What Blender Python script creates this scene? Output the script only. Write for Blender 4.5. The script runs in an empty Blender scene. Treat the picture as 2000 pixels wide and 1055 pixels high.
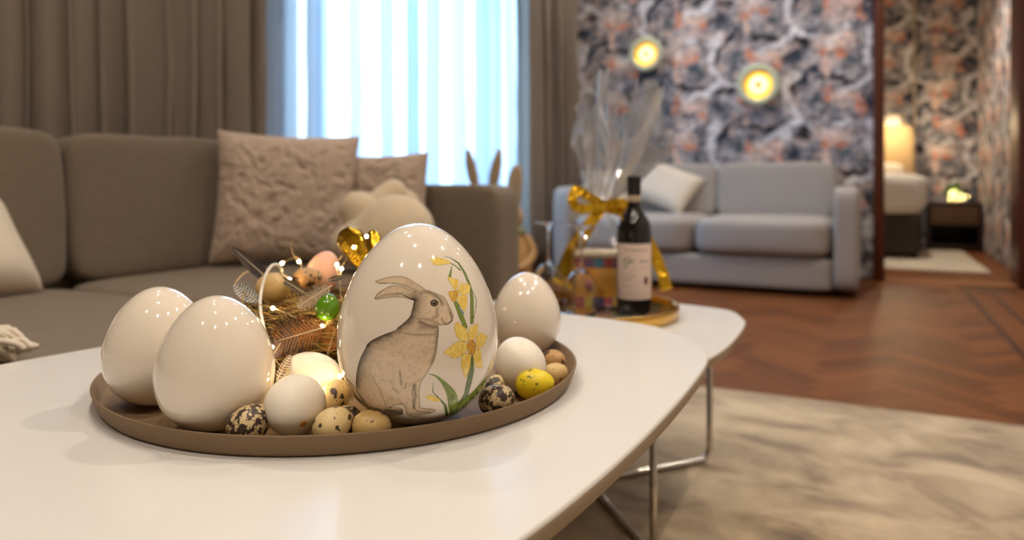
import bpy, bmesh, math, random
import numpy as np
from mathutils import Vector, Matrix, Euler

random.seed(7)
rng = np.random.default_rng(11)
S = bpy.context.scene
C = S.collection
PI = math.pi

# ------------------------------------------------------------------ camera, world, lights, exposure
YAW = math.atan(0.5)
CS, SN = math.cos(YAW), math.sin(YAW)
CAM_H, FPX, HOR = 0.65, 1400.0, 360.0
cd = bpy.data.cameras.new('camera')
cam = bpy.data.objects.new('camera', cd)
C.objects.link(cam)
cam.location = (0, 0, CAM_H)
cam.rotation_euler = (PI / 2, 0, YAW)
cd.sensor_width = 36.0
cd.lens = FPX / 2000 * 36.0
cd.shift_y = -(527.5 - HOR) / 2000
cd.clip_start = 0.02
cd.dof.use_dof = True
cd.dof.focus_distance = 0.635
cd.dof.aperture_fstop = 3.6
S.camera = cam

wd = bpy.data.worlds.new('daylight')
S.world = wd
wd.use_nodes = True
bg = wd.node_tree.nodes['Background']
bg.inputs[0].default_value = (0.60, 0.82, 1.0, 1)
bg.inputs[1].default_value = 4.1

S.view_settings.view_transform = 'Standard'
S.view_settings.look = 'None'
S.view_settings.gamma = 1.0
S.view_settings.use_curve_mapping = False
S.view_settings.exposure = 1.08
S.cycles.use_denoising = True
S.cycles.sample_clamp_indirect = 6.0
S.cycles.max_bounces = 10
S.cycles.transparent_max_bounces = 16
S.cycles.caustics_reflective = False
S.cycles.caustics_refractive = False

WARM = (1.0, 0.865, 0.71)
# recessed ceiling downlights: x, y, power; first two added to brighten the curtains
DOWN = [(-1.72, 1.35, 11), (-1.75, 4.9, 10), (0.55, 1.75, 31), (-0.45, 0.35, 15), (0.35, -0.35, 20), (-1.2, 0.9, 14), (-1.3, 3.2, 14),
        (-0.2, 3.3, 19), (0.75, 3.6, 12), (-0.9, 4.75, 20), (0.1, 4.85, 15), (-0.75, -0.75, 18), (0.7, 0.6, 14)]
CEIL = 2.75

# window portal: helps the sky light find its way through the window opening
pl = bpy.data.lights.new('window_portal', 'AREA')
pl.shape = 'RECTANGLE'
pl.size, pl.size_y = 2.25, 2.28
pl.cycles.is_portal = True
po = bpy.data.objects.new('window_portal', pl)
C.objects.link(po)
po.location = (-2.53, 3.76, 1.42)
po.rotation_euler = (0, -PI / 2, 0)


# ------------------------------------------------------------------ helpers
def lin(c):
    return tuple(((v / 255) / 12.92 if v / 255 <= 0.04045 else ((v / 255 + 0.055) / 1.055) ** 2.4) for v in c)


def at(px, py, d):
    """world point seen at this place of the 2000x1055 frame at distance d along the view"""
    x = (px - 1000) / FPX * d
    return Vector((CS * x - SN * d, SN * x + CS * d, CAM_H - (py - HOR) / FPX * d))


def proj(P):
    x = CS * P[..., 0] + SN * P[..., 1]
    z = -SN * P[..., 0] + CS * P[..., 1]
    return 1000 + FPX * x / z, HOR - FPX * (P[..., 2] - CAM_H) / z


def hsh(ix, iy, iz):
    n = (ix.astype(np.int64) * 374761393 + iy.astype(np.int64) * 668265263 + iz.astype(np.int64) * 2147483647) & 0xffffffff
    n = ((n ^ (n >> 13)) * 1274126177) & 0xffffffff
    n = n ^ (n >> 16)
    return (n & 0xffff) / 65535.0


def vnoise(x, y, z=None):
    if z is None:
        z = np.zeros_like(x)
    fx, fy, fz = np.floor(x), np.floor(y), np.floor(z)
    u, v, w = x - fx, y - fy, z - fz
    u, v, w = u * u * (3 - 2 * u), v * v * (3 - 2 * v), w * w * (3 - 2 * w)
    r = 0
    for a in (0, 1):
        for b in (0, 1):
            for c in (0, 1):
                r = r + hsh(fx + a, fy + b, fz + c) * (u if a else 1 - u) * (v if b else 1 - v) * (w if c else 1 - w)
    return r


def fbm(x, y, z=None, o=4):
    if z is None:
        z = np.zeros_like(x)
    r, a, t = 0, 1.0, 0
    for i in range(o):
        r = r + a * vnoise(x * 2 ** i + 17.3 * i, y * 2 ** i + 5.1 * i, z * 2 ** i)
        t += a
        a *= 0.5
    return r / t


MATS = {}


def mat(name, col=(200, 200, 200), rough=0.5, metal=0.0, var=0.0, vs=8.0, vstretch=None, col2=None, bump=0.0, bs=60.0,
        coat=0.0, sheen=0.0, spec=0.5, emis=None, es=0.0, attr=None, trans=0.0, weave=0.0, ior=1.45, objrand=0.0, sub=0.0, bump2=0.0, b2s=8.0):
    if name in MATS:
        return MATS[name]
    m = bpy.data.materials.new(name)
    m.use_nodes = True
    nt = m.node_tree
    N, L = nt.nodes, nt.links
    b = N['Principled BSDF']
    b.inputs['Roughness'].default_value = rough
    b.inputs['Metallic'].default_value = metal
    b.inputs['Specular IOR Level'].default_value = spec
    b.inputs['Coat Weight'].default_value = coat
    b.inputs['Coat Roughness'].default_value = 0.04
    b.inputs['Sheen Weight'].default_value = sheen
    b.inputs['Transmission Weight'].default_value = trans
    b.inputs['IOR'].default_value = ior
    if sub:
        b.inputs['Subsurface Weight'].default_value = sub
        b.inputs['Subsurface Radius'].default_value = (0.01, 0.006, 0.003)
    if emis:
        b.inputs['Emission Color'].default_value = (*emis, 1)
        b.inputs['Emission Strength'].default_value = es
    base = (*lin(col), 1)
    b.inputs['Base Color'].default_value = base
    tc = N.new('ShaderNodeTexCoord')
    src = None
    if attr:
        a = N.new('ShaderNodeAttribute')
        a.attribute_name = attr
        src = a.outputs['Color']
    if var:
        mp = N.new('ShaderNodeMapping')
        if vstretch:
            mp.inputs['Scale'].default_value = vstretch
        L.new(tc.outputs['Object'], mp.inputs['Vector'])
        n = N.new('ShaderNodeTexNoise')
        n.inputs['Scale'].default_value = vs
        n.inputs['Detail'].default_value = 6
        n.inputs['Roughness'].default_value = 0.65
        L.new(mp.outputs[0], n.inputs['Vector'])
        cr = N.new('ShaderNodeValToRGB')
        cr.color_ramp.elements[0].position = 0.5 - 0.22
        cr.color_ramp.elements[1].position = 0.5 + 0.22
        if col2:
            cr.color_ramp.elements[0].color = (*lin(col2), 1)
        else:
            cr.color_ramp.elements[0].color = tuple(v * (1 - var) for v in base[:3]) + (1,)
        cr.color_ramp.elements[1].color = base
        L.new(n.outputs['Fac'], cr.inputs[0])
        if src is None:
            src = cr.outputs[0]
    if objrand:
        oi = N.new('ShaderNodeObjectInfo')
        mr = N.new('ShaderNodeMapRange')
        mr.inputs['To Min'].default_value = 1 - objrand
        mr.inputs['To Max'].default_value = 1 + objrand
        L.new(oi.outputs['Random'], mr.inputs['Value'])
        hv = N.new('ShaderNodeHueSaturation')
        if src is not None:
            L.new(src, hv.inputs['Color'])
        else:
            hv.inputs['Color'].default_value = base
        L.new(mr.outputs[0], hv.inputs['Value'])
        src = hv.outputs[0]
    if src is not None:
        L.new(src, b.inputs['Base Color'])
    nrm = None
    for amt, sc in ((bump, bs), (bump2, b2s)):
        if amt:
            n = N.new('ShaderNodeTexNoise')
            n.inputs['Scale'].default_value = sc
            n.inputs['Detail'].default_value = 4
            L.new(tc.outputs['Object'], n.inputs['Vector'])
            bp = N.new('ShaderNodeBump')
            bp.inputs['Strength'].default_value = amt
            bp.inputs['Distance'].default_value = 0.5 / sc
            L.new(n.outputs['Fac'], bp.inputs['Height'])
            if nrm:
                L.new(nrm, bp.inputs['Normal'])
            nrm = bp.outputs[0]
    if weave:
        v = N.new('ShaderNodeTexVoronoi')
        v.inputs['Scale'].default_value = weave
        L.new(tc.outputs['Object'], v.inputs['Vector'])
        bp = N.new('ShaderNodeBump')
        bp.inputs['Strength'].default_value = 0.25
        bp.inputs['Distance'].default_value = 0.3 / weave
        L.new(v.outputs['Distance'], bp.inputs['Height'])
        if nrm:
            L.new(nrm, bp.inputs['Normal'])
        nrm = bp.outputs[0]
    if nrm:
        L.new(nrm, b.inputs['Normal'])
    MATS[name] = m
    return m


def sheet_mat(name, col, transp, transl, gloss=0.0, grough=0.1):
    """thin see-through sheet: part transparent, part translucent / diffuse, part glossy"""
    m = bpy.data.materials.new(name)
    m.use_nodes = True
    nt = m.node_tree
    N, L = nt.nodes, nt.links
    N.remove(N['Principled BSDF'])
    out = N['Material Output']
    tr = N.new('ShaderNodeBsdfTransparent')
    tl = N.new('ShaderNodeBsdfTranslucent')
    df = N.new('ShaderNodeBsdfDiffuse')
    gl = N.new('ShaderNodeBsdfGlossy')
    gl.inputs['Roughness'].default_value = grough
    for n in (tl, df):
        n.inputs['Color'].default_value = (*lin(col), 1)
    m1 = N.new('ShaderNodeMixShader')
    m1.inputs[0].default_value = transl
    L.new(df.outputs[0], m1.inputs[1])
    L.new(tl.outputs[0], m1.inputs[2])
    m2 = N.new('ShaderNodeMixShader')
    m2.inputs[0].default_value = transp
    L.new(m1.outputs[0], m2.inputs[1])
    L.new(tr.outputs[0], m2.inputs[2])
    m3 = N.new('ShaderNodeMixShader')
    m3.inputs[0].default_value = gloss
    L.new(m2.outputs[0], m3.inputs[1])
    L.new(gl.outputs[0], m3.inputs[2])
    L.new(m3.outputs[0], out.inputs[0])
    return m


def link(name, me, parent=None, m=None, loc=None, rot=None):
    o = bpy.data.objects.new(name, me)
    C.objects.link(o)
    if m and me is not None and not me.materials:
        me.materials.append(m)
    if parent:
        o.parent = parent
    if loc is not None:
        o.location = loc
    if rot is not None:
        o.rotation_euler = rot
    return o


def tag(o, label, cat, group=None):
    o['label'] = label
    o['category'] = cat
    if group:
        o['group'] = group
    return o


def thing(name, label, cat, loc=(0, 0, 0), rz=0.0, group=None):
    o = bpy.data.objects.new(name, None)
    o.empty_display_size = 0.05
    C.objects.link(o)
    o.location = loc
    o.rotation_euler = (0, 0, rz)
    return tag(o, label, cat, group)


def struct(o, kind='structure'):
    o['kind'] = kind
    return o


def mesh(name, V, F, smooth=True, col=None):
    me = bpy.data.meshes.new(name)
    me.from_pydata([tuple(v) for v in V], [], [tuple(f) for f in F])
    if smooth:
        me.polygons.foreach_set('use_smooth', [True] * len(me.polygons))
    if col is not None:
        a = me.color_attributes.new('Col', 'FLOAT_COLOR', 'POINT')
        c4 = np.ones((len(V), 4), np.float32)
        c4[:, :3] = col
        a.data.foreach_set('color', c4.ravel())
    me.update()
    return me


def gridfaces(nu, nv, wrapu=False, off=0):
    F = []
    for i in range(nu if wrapu else nu - 1):
        j0 = i * nv + off
        j1 = ((i + 1) % nu) * nv + off
        for k in range(nv - 1):
            F.append((j0 + k, j1 + k, j1 + k + 1, j0 + k + 1))
    return F


def lathe(name, prof, seg=48, closed=False):
    """profile of (r, z) pairs turned round z; r=0 ends are closed with a fan"""
    V, F = [], []
    rings = []
    for r, z in prof:
        if r < 1e-7:
            rings.append([len(V)])
            V.append((0, 0, z))
        else:
            rings.append(list(range(len(V), len(V) + seg)))
            V += [(r * math.cos(2 * PI * i / seg), r * math.sin(2 * PI * i / seg), z) for i in range(seg)]
    for a, b in zip(rings, rings[1:] + ([rings[0]] if closed else [])):
        for i in range(seg):
            j = (i + 1) % seg
            if len(a) == 1 and len(b) == 1:
                break
            if len(a) == 1:
                F.append((a[0], b[j], b[i]))
            elif len(b) == 1:
                F.append((a[i], a[j], b[0]))
            else:
                F.append((a[i], a[j], b[j], b[i]))
    return mesh(name, V, F)


def box(name, lo, hi, bev=0.0, seg=2):
    bm = bmesh.new()
    bmesh.ops.create_cube(bm, size=1)
    lo, hi = Vector(lo), Vector(hi)
    for v in bm.verts:
        v.co = Vector([(lo[i] + hi[i]) / 2 + v.co[i] * (hi[i] - lo[i]) for i in range(3)])
    if bev:
        bmesh.ops.bevel(bm, geom=bm.edges[:], offset=bev, segments=seg, profile=0.6, affect='EDGES')
    me = bpy.data.meshes.new(name)
    bm.to_mesh(me)
    bm.free()
    if bev:
        me.polygons.foreach_set('use_smooth', [True] * len(me.polygons))
    return me


def softbox(name, sx, sy, sz, p=8, n=14, bulge=0.0, noise=0.0, nsc=6.0, seed=0.0):
    """rounded upholstery block centred on the origin"""
    bm = bmesh.new()
    bmesh.ops.create_cube(bm, size=2)
    bmesh.ops.subdivide_edges(bm, edges=bm.edges[:], cuts=n, use_grid_fill=True)
    P = np.array([v.co[:] for v in bm.verts])
    P = np.sign(P) * np.abs(np.sin(P * PI / 2)) ** 0.85
    k = (np.abs(P) ** p).sum(1) ** (-1 / p)
    Q = P * k[:, None]
    if bulge:
        for ax in range(3):
            o1, o2 = [a for a in range(3) if a != ax]
            Q[:, ax] *= 1 + bulge * (1 - np.abs(P[:, o1]) ** 2) * (1 - np.abs(P[:, o2]) ** 2)
    Q = Q * np.array([sx / 2, sy / 2, sz / 2])
    if noise:
        d = fbm(Q[:, 0] * nsc + seed, Q[:, 1] * nsc + 3.3, Q[:, 2] * nsc + 7.7, 3) - 0.5
        nrm = Q / np.maximum(np.linalg.norm(Q, axis=1), 1e-6)[:, None]
        Q = Q + nrm * d[:, None] * noise
    for v, q in zip(bm.verts, Q):
        v.co = q
    me = bpy.data.meshes.new(name)
    bm.to_mesh(me)
    bm.free()
    me.polygons.foreach_set('use_smooth', [True] * len(me.polygons))
    return me


def pillow(name, w, hgt, t, n=44, pinch=0.07, ruche=0.0, rsc=9.0, seed=0.0):
    """scatter cushion standing in the XZ plane, y is its thickness; base at z=0"""
    u = np.linspace(-1, 1, n)
    U, Vv = np.meshgrid(u, u, indexing='ij')
    prof = ((1 - U ** 4) * (1 - Vv ** 4)) ** 0.55
    X = U * w / 2 * (1 - pinch * (1 - Vv ** 2) * np.abs(U) ** 2)
    Z = hgt / 2 + Vv * hgt / 2 * (1 - pinch * (1 - U ** 2) * np.abs(Vv) ** 2)
    V, F = [], []
    for sgn in (1, -1):
        Y = sgn * t / 2 * prof
        if ruche:
            a = fbm(U * rsc * 0.5 + seed, Vv * rsc * 0.5 + seed, o=2)
            rr = 1 - np.abs(2 * fbm(U * rsc + 4 * a + seed, Vv * rsc * 0.8 + 4 * a, o=3) - 1) * 2.4
            Y = Y + sgn * ruche * rr * prof
        off = len(V)
        V += list(np.stack([X, Y, Z], -1).reshape(-1, 3))
        G = gridfaces(n, n, off=off)
        F += G if sgn > 0 else [f[::-1] for f in G]
    me = mesh(name, V, F)
    bm = bmesh.new()
    bm.from_mesh(me)
    bmesh.ops.remove_doubles(bm, verts=bm.verts, dist=1e-5)
    bmesh.ops.recalc_face_normals(bm, faces=bm.faces)
    bm.to_mesh(me)
    bm.free()
    return me


def smoothpath(P, n=8, closed=False):
    P = [Vector(p) for p in P]
    m = len(P)
    out = []
    rngi = range(m if closed else m - 1)
    for i in rngi:
        p0 = P[(i - 1) % m] if closed or i > 0 else P[0]
        p1, p2 = P[i], P[(i + 1) % m]
        p3 = P[(i + 2) % m] if closed or i + 2 < m else P[-1]
        for k in range(n):
            t = k / n
            out.append(0.5 * ((2 * p1) + (p2 - p0) * t + (2 * p0 - 5 * p1 + 4 * p2 - p3) * t * t + (3 * p1 - p0 - 3 * p2 + p3) * t ** 3))
    if not closed:
        out.append(P[-1])
    return out


def tube(name, P, r, seg=10, caps=True):
    P = [Vector(p) for p in P]
    rs = r if isinstance(r, (list, tuple)) else [r] * len(P)
    V, F = [], []
    t0 = (P[1] - P[0]).normalized()
    nrm = t0.orthogonal().normalized()
    for i, p in enumerate(P):
        t = (P[min(i + 1, len(P) - 1)] - P[max(i - 1, 0)])
        t = t.normalized() if t.length > 1e-9 else t0
        nrm = (nrm - t * nrm.dot(t)).normalized()
        b = t.cross(nrm)
        for k in range(seg):
            a = 2 * PI * k / seg
            V.append(p + (nrm * math.cos(a) + b * math.sin(a)) * rs[i])
    n = len(P)
    for i in range(n - 1):
        for k in range(seg):
            k2 = (k + 1) % seg
            F.append((i * seg + k, i * seg + k2, (i + 1) * seg + k2, (i + 1) * seg + k))
    if caps:
        F.append(tuple(range(seg))[::-1])
        F.append(tuple(range((n - 1) * seg, n * seg)))
    return mesh(name, V, F)


def egg_profile(R, H, k=0.16, n=48, base=0.0):
    th = np.linspace(0, PI, n)
    r = np.sin(th) * (1 + k * np.cos(th))
    r = r / r.max() * R
    z = H / 2 * (1 - np.cos(th))
    return r, z


def egg_mesh(name, R, H, k=0.16, n=40, seg=56):
    r, z = egg_profile(R, H, k, n)
    pr = [(0, z[0])] + [(a, b) for a, b in zip(r[1:-1], z[1:-1])] + [(0, z[-1])]
    return lathe(name, pr, seg)


def ribbon_strip(name, P, w, up, n=10, thick=0.0006, crinkle=0.0, seed=1):
    """flat band along a path, with real thickness"""
    P = smoothpath(P, n)
    rr = random.Random(seed)
    V, F = [], []
    up = Vector(up)
    for i, p in enumerate(P):
        t = (P[min(i + 1, len(P) - 1)] - P[max(i - 1, 0)]).normalized()
        sd = t.cross(up).normalized()
        nn = sd.cross(t)
        ww = w(i / (len(P) - 1)) if callable(w) else w
        j = Vector([rr.uniform(-1, 1) * crinkle for _ in range(3)])
        for a, b in ((-1, -1), (0, -1), (1, -1), (1, 1), (0, 1), (-1, 1)):
            V.append(p + j * (1 if a == 0 else 0.4) + sd * ww * 0.5 * a + nn * thick * b)
    for i in range(len(P) - 1):
        for k in range(6):
            k2 = (k + 1) % 6
            F.append((i * 6 + k, i * 6 + k2, i * 6 + 6 + k2, i * 6 + 6 + k))
    F.append((5, 4, 3, 2, 1, 0))
    e = (len(P) - 1) * 6
    F.append(tuple(range(e, e + 6)))
    return mesh(name, V, F, smooth=not crinkle)


# ------------------------------------------------------------------ materials
M_FABRIC = mat('sofa_fabric_taupe', (122, 108, 92), 0.95, var=0.12, vs=40, bump=0.35, bs=900, sheen=0.15, weave=900)
M_CURT = mat('curtain_fabric_taupe', (150, 137, 124), 0.95, var=0.08, vs=30, bump=0.2, bs=500, sheen=0.1)
M_PILLOW = mat('pillow_ruched_mauve', (194, 173, 156), 0.9, var=0.12, vs=14, bump=0.35, bs=45, sheen=0.2)
M_GREY = mat('sofa_fabric_light_grey', (170, 163, 157), 0.95, var=0.08, vs=40, bump=0.3, bs=700, sheen=0.15, weave=600)
M_TABLE = mat('table_white_lacquer', (230, 228, 226), 0.22, var=0.015, vs=4, spec=0.5)
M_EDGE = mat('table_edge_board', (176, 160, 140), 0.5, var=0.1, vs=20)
M_CHROME = mat('chrome_tube', (200, 196, 190), 0.12, metal=1.0, var=0.05, vs=30)
M_TRAY = mat('tray_bronze_lacquer', (134, 112, 88), 0.6, var=0.06, vs=12, bump=0.05, bs=300, spec=0.12)
M_CERAMIC = mat('white_glazed_ceramic', (234, 223, 208), 0.07, var=0.01, vs=6, coat=0.6)
M_SHELL = mat('white_egg_shell', (238, 230, 216), 0.45, var=0.03, vs=30, bump=0.06, bs=400, sub=0.1)
M_GOLD = mat('gold_foil', (232, 186, 52), 0.18, metal=1.0, var=0.15, vs=30, bump=0.5, bs=90)
M_BRASS = mat('polished_brass', (226, 178, 92), 0.2, metal=1.0, var=0.06, vs=20)
M_WOODRED = mat('red_brown_door_wood', (98, 48, 28), 0.4, var=0.35, vs=10, vstretch=(6, 6, 0.5), bump=0.1, bs=60)
M_WHITEWALL = mat('warm_white_paint', (214, 202, 186), 0.9, var=0.03, vs=5, bump=0.05, bs=200)
M_CEIL = mat('white_ceiling_paint', (232, 226, 216), 0.9, var=0.02, vs=4)
M_CREAM = mat('cream_cotton', (226, 214, 196), 0.95, var=0.06, vs=20, bump=0.25, bs=200, sheen=0.1)
M_PLUSH = mat('cream_plush_fur', (218, 200, 170), 1.0, var=0.15, vs=60, bump=0.9, bs=260, sheen=0.4)
M_DARK = mat('dark_brown_fabric', (62, 54, 50), 0.9, var=0.1, vs=20, bump=0.2, bs=300)
M_WIRE = mat('copper_light_wire', (206, 178, 130), 0.35, metal=0.7, var=0.05, vs=30)
M_BULB = mat('glowing_fairy_bulb', (255, 225, 170), 0.3, var=0.02, vs=20, emis=(1.0, 0.72, 0.34), es=55)
M_GLASS = mat('clear_glass', (255, 255, 255), 0.0, trans=1.0, ior=1.45, var=0.001, vs=3)

# ------------------------------------------------------------------ room shell
XW, YW = -2.46, 5.55          # window wall (inner face), wallpaper wall (front face)
XR, YB = 1.15, -2.3
floor = struct(link('floor', box('floor', (-2.75, -2.5, -0.08), (1.35, 8.9, -0.006)), None,
                    mat('parquet_underfloor', (104, 68, 42), 0.4, var=0.3, vs=6, vstretch=(1, 6, 1))))
struct(link('ceiling', box('ceiling', (-2.75, -2.5, CEIL), (1.35, 8.9, CEIL + 0.1)), None, M_CEIL))
struct(link('wall_back', box('wall_back', (-2.75, YB - 0.15, 0), (1.35, YB, CEIL)), None, M_WHITEWALL))
struct(link('wall_right', box('wall_right', (XR, YB, 0), (XR + 0.15, YW + 0.1, CEIL)), None, M_WHITEWALL))
# window wall built round its opening
wy0, wy1, wz0, wz1 = 2.62, 4.9, 0.3, 2.55
bm = bmesh.new()
for lo, hi in (((XW - 0.25, YB, 0), (XW, wy0, CEIL)), ((XW - 0.25, wy1, 0), (XW, YW + 0.1, CEIL)),
               ((XW - 0.25, wy0, 0), (XW, wy1, wz0)), ((XW - 0.25, wy0, wz1), (XW, wy1, CEIL))):
    r = bmesh.ops.create_cube(bm, size=1)
    for v in r['verts']:
        v.co = Vector([(lo[i] + hi[i]) / 2 + v.co[i] * (hi[i] - lo[i]) for i in range(3)])
me = bpy.data.meshes.new('wall_left')
bm.to_mesh(me)
bm.free()
struct(link('wall_left', me, None, M_WHITEWALL))

win = struct(bpy.data.objects.new('window_1', None))
C.objects.link(win)
M_WFRAME = mat('white_window_frame', (205, 210, 215), 0.4, var=0.02, vs=8)
for n_, lo, hi in (('frame_jamb', (XW - 0.17, wy0, wz0), (XW - 0.09, wy0 + 0.07, wz1)), ('frame_jamb', (XW - 0.17, wy1 - 0.07, wz0), (XW - 0.09, wy1, wz1)),
                   ('frame_rail', (XW - 0.17, wy0 + 0.07, wz0), (XW - 0.09, wy1 - 0.07, wz0 + 0.07)), ('frame_rail', (XW - 0.17, wy0 + 0.07, wz1 - 0.07), (XW - 0.09, wy1 - 0.07, wz1)),
                   ('mullion', (XW - 0.17, 3.33, wz0 + 0.07), (XW - 0.09, 3.43, wz1 - 0.07)), ('mullion', (XW - 0.17, 4.08, wz0 + 0.07), (XW - 0.09, 4.18, wz1 - 0.07)),
                   ('sill', (XW - 0.09, wy0, wz0 - 0.0), (XW + 0.03, wy1, wz0 + 0.025))):
    link(n_, box(n_, lo, hi, 0.004), win, M_WFRAME)
M_PANE = sheet_mat('window_glass_pane', (255, 255, 255), 1.0, 0, gloss=0.05, grough=0.02)
for y0, y1 in ((wy0 + 0.07, 3.33), (3.43, 4.08), (4.18, wy1 - 0.07)):
    link('pane', box('pane', (XW - 0.135, y0, wz0 + 0.07), (XW - 0.125, y1, wz1 - 0.07)), win, M_PANE)


# wallpaper print: half-drop repeat of 0.535 x 0.66 m
def wallpaper(U, Vv):
    W_, V_ = 0.535, 0.66
    n1 = fbm(U * 14, Vv * 14, o=3) - 0.5
    n2 = fbm(U * 14 + 40, Vv * 14 + 9, o=3) - 0.5
    u = (U + n1 * 0.085) / 0.00127
    v = (-(Vv + n2 * 0.085)) / 0.00127        # now in print units, v downwards
    pw, pv = W_ / 0.00127, V_ / 0.00127
    fine = fbm(U * 45, Vv * 45, o=3)
    mid = fbm(U * 9 + 3, Vv * 9, o=3)
    base = np.array(lin((150, 146, 152)))
    col = base[None, :] * (0.62 + 0.75 * fine)[:, None]
    col = col * (0.8 + 0.4 * mid)[:, None]

    def lay(mask, rgb, k=1.0):
        nonlocal col
        a = np.clip(mask, 0, 1)[:, None] * k
        col = col * (1 - a) + np.array(lin(rgb))[None, :] * (0.75 + 0.5 * fine)[:, None] * a

    # local coordinates to every copy of the motif centre
    def copies():
        c = np.floor(u / pw)
        for dc in (-1, 0, 1):
            cc = c + dc
            sh = (np.mod(cc, 2)) * pv / 2
            r0 = np.floor((v - sh) / pv)
            for dr in (0, 1, -1):
                yield u - cc * pw, v - sh - (r0 + dr) * pv

    def blob(x, y, rx, ry, rgb, k=1.0, soft=0.55):
        for lu, lv in copies():
            d = np.sqrt(((lu - x) / rx) ** 2 + ((lv - y) / ry) ** 2)
            lay((1.15 + (fine - 0.5) * 0.9 - d) / soft, rgb, k)

    def stroke(pts, w, rgb, k=1.0):
        for lu, lv in copies():
            dm = np.full_like(lu, 1e9)
            for i in range(len(pts) - 1):
                (x0, y0), (x1, y1) = pts[i], pts[i + 1]
                w0, w1 = (w[i], w[i + 1]) if isinstance(w, (list, tuple)) else (w, w)
                dx, dy = x1 - x0, y1 - y0
                t = np.clip(((lu - x0) * dx + (lv - y0) * dy) / (dx * dx + dy * dy), 0, 1)
                d = np.hypot(lu - x0 - t * dx, lv - y0 - t * dy) - (w0 + (w1 - w0) * t)
                dm = np.minimum(dm, d)
            lay(-(dm - 3 - (fine - 0.5) * 12) / 9, rgb, k)

    NAVY, INK, TEAL = (34, 44, 62), (26, 28, 36), (58, 78, 90)
    PEACH, ORANGE, PALE, WHITE = (226, 196, 182), (208, 138, 108), (232, 220, 216), (230, 230, 236)
    def mott(sc_, ox, th, rgb, k):
        lay((fbm(U * sc_ + ox, Vv * sc_ * 1.2 + ox * 0.7, o=4) - th) / 0.05, rgb, k)
    mott(11, 3.0, 0.55, (74, 86, 102), 0.55)
    mott(13, 21.0, 0.57, (210, 204, 208), 0.5)
    mott(15, 47.0, 0.60, NAVY, 0.6)
    mott(12, 71.0, 0.59, PEACH, 0.5)
    blob(205, 340, 75, 55, (70, 78, 92), 0.85)
    blob(300, 30, 60, 70, (112, 112, 120), 0.35)
    blob(330, 60, 34, 45, TEAL, 0.85)
    blob(90, 120, 72, 62, (112, 114, 118), 0.5)
    blob(75, 98, 36, 26, TEAL, 0.9)
    stroke([(-110, 205), (-60, 180), (-10, 185), (60, 212), (110, 205), (145, 172)], [8, 13, 14, 19, 18, 8], INK, 0.95)
    stroke([(340, -130), (275, -80), (222, -15), (203, 50)], [16, 20, 18, 8], NAVY, 0.95)
    blob(262, 236, 52, 34, INK, 0.95)
    blob(300, 190, 22, 20, NAVY, 0.9)
    blob(60, 312, 110, 52, PEACH, 0.95, 0.9)
    blob(-32, 295, 26, 52, ORANGE, 0.85)
    blob(20, 280, 34, 30, PALE, 0.8)
    blob(122, 362, 32, 44, ORANGE, 0.85)
    blob(190, 330, 52, 40, NAVY, 0.85)
    blob(0, 0, 104, 66, PEACH, 0.95, 0.9)
    blob(-10, -22, 46, 28, PALE, 0.95)
    blob(-46, 46, 34, 20, ORANGE, 0.95)
    blob(42, 48, 44, 24, ORANGE, 0.95)
    stroke([(-42, 80), (-38, 165)], [16, 20], PEACH, 0.95)
    blob(45, -82, 42, 20, WHITE, 0.9)
    stroke([(66, -98), (88, -66)], 7, NAVY, 0.9)
    blob(100, -20, 14, 22, INK, 0.7)
    blob(178, -55, 34, 40, WHITE, 0.9)
    stroke([(215, -90), (170, 10), (180, 105), (238, 178), (330, 222)], [22, 20, 17, 18, 8], (222, 220, 226), 0.97)
    stroke([(215, 180), (140, 240), (40, 268)], [15, 22, 14], WHITE, 0.95)
    mott(22, 90.0, 0.60, (214, 208, 212), 0.35)
    mott(24, 33.0, 0.61, NAVY, 0.4)
    return np.clip(col * 1.12, 0.004, 0.95)


def paper_wall(name, p0, du, width, z0, z1, u0, step=0.009):
    nu, nv = int(width / step), int((z1 - z0) / step)
    a = np.linspace(0, width, nu)
    b = np.linspace(z0, z1, nv)
    A, B = np.meshgrid(a, b, indexing='ij')
    V = np.stack([p0[0] + du[0] * A, p0[1] + du[1] * A, B], -1).reshape(-1, 3)
    colr = wallpaper((A + u0).ravel(), B.ravel())
    return mesh(name, V, gridfaces(nu, nv), True, colr)


M_PAPER = mat('printed_wallpaper', (150, 140, 140), 0.75, attr='Col', bump=0.05, bs=300, spec=0.3)
wf = struct(link('wall_far', box('wall_far', (-2.75, YW + 0.004, 0), (0.03, YW + 0.16, CEIL)), None, M_WHITEWALL))
link('wallpaper', paper_wall('wallpaper', (-2.46, YW), (1, 0), 2.49, 0.0, CEIL, -2.46 + 1.298 + 0.535), wf, M_PAPER)
wh = struct(link('wall_lintel', box('wall_lintel', (0.03, YW + 0.004, 2.45), (1.35, YW + 0.16, CEIL)), None, M_WHITEWALL))
struct(link('wall_doorside', box('wall_doorside', (0.99, YW + 0.004, 0), (1.35, YW + 0.16, 2.45)), None, M_WHITEWALL))
wb = struct(link('wall_bedroom', box('wall_bedroom', (-1.6, 8.604, 0), (1.2, 8.75, CEIL)), None, M_WHITEWALL))
link('wallpaper', paper_wall('wallpaper', (-0.6, 8.6), (1, 0), 1.57, 0.0, CEIL, 0.35), wb, M_PAPER)
wr = struct(link('wall_bedside', box('wall_bedside', (0.974, YW + 0.16, 0), (1.12, 8.604, CEIL)), None, M_WHITEWALL))
link('wallpaper', paper_wall('wallpaper', (0.97, 5.75), (0, 1), 2.85, 0.0, CEIL, 0.1, 0.012), wr, M_PAPER)
struct(link('wall_bedroom_left', box('wall_bedroom_left', (-1.75, YW + 0.16, 0), (-1.6, 8.75, CEIL)), None, M_WHITEWALL))
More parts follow.
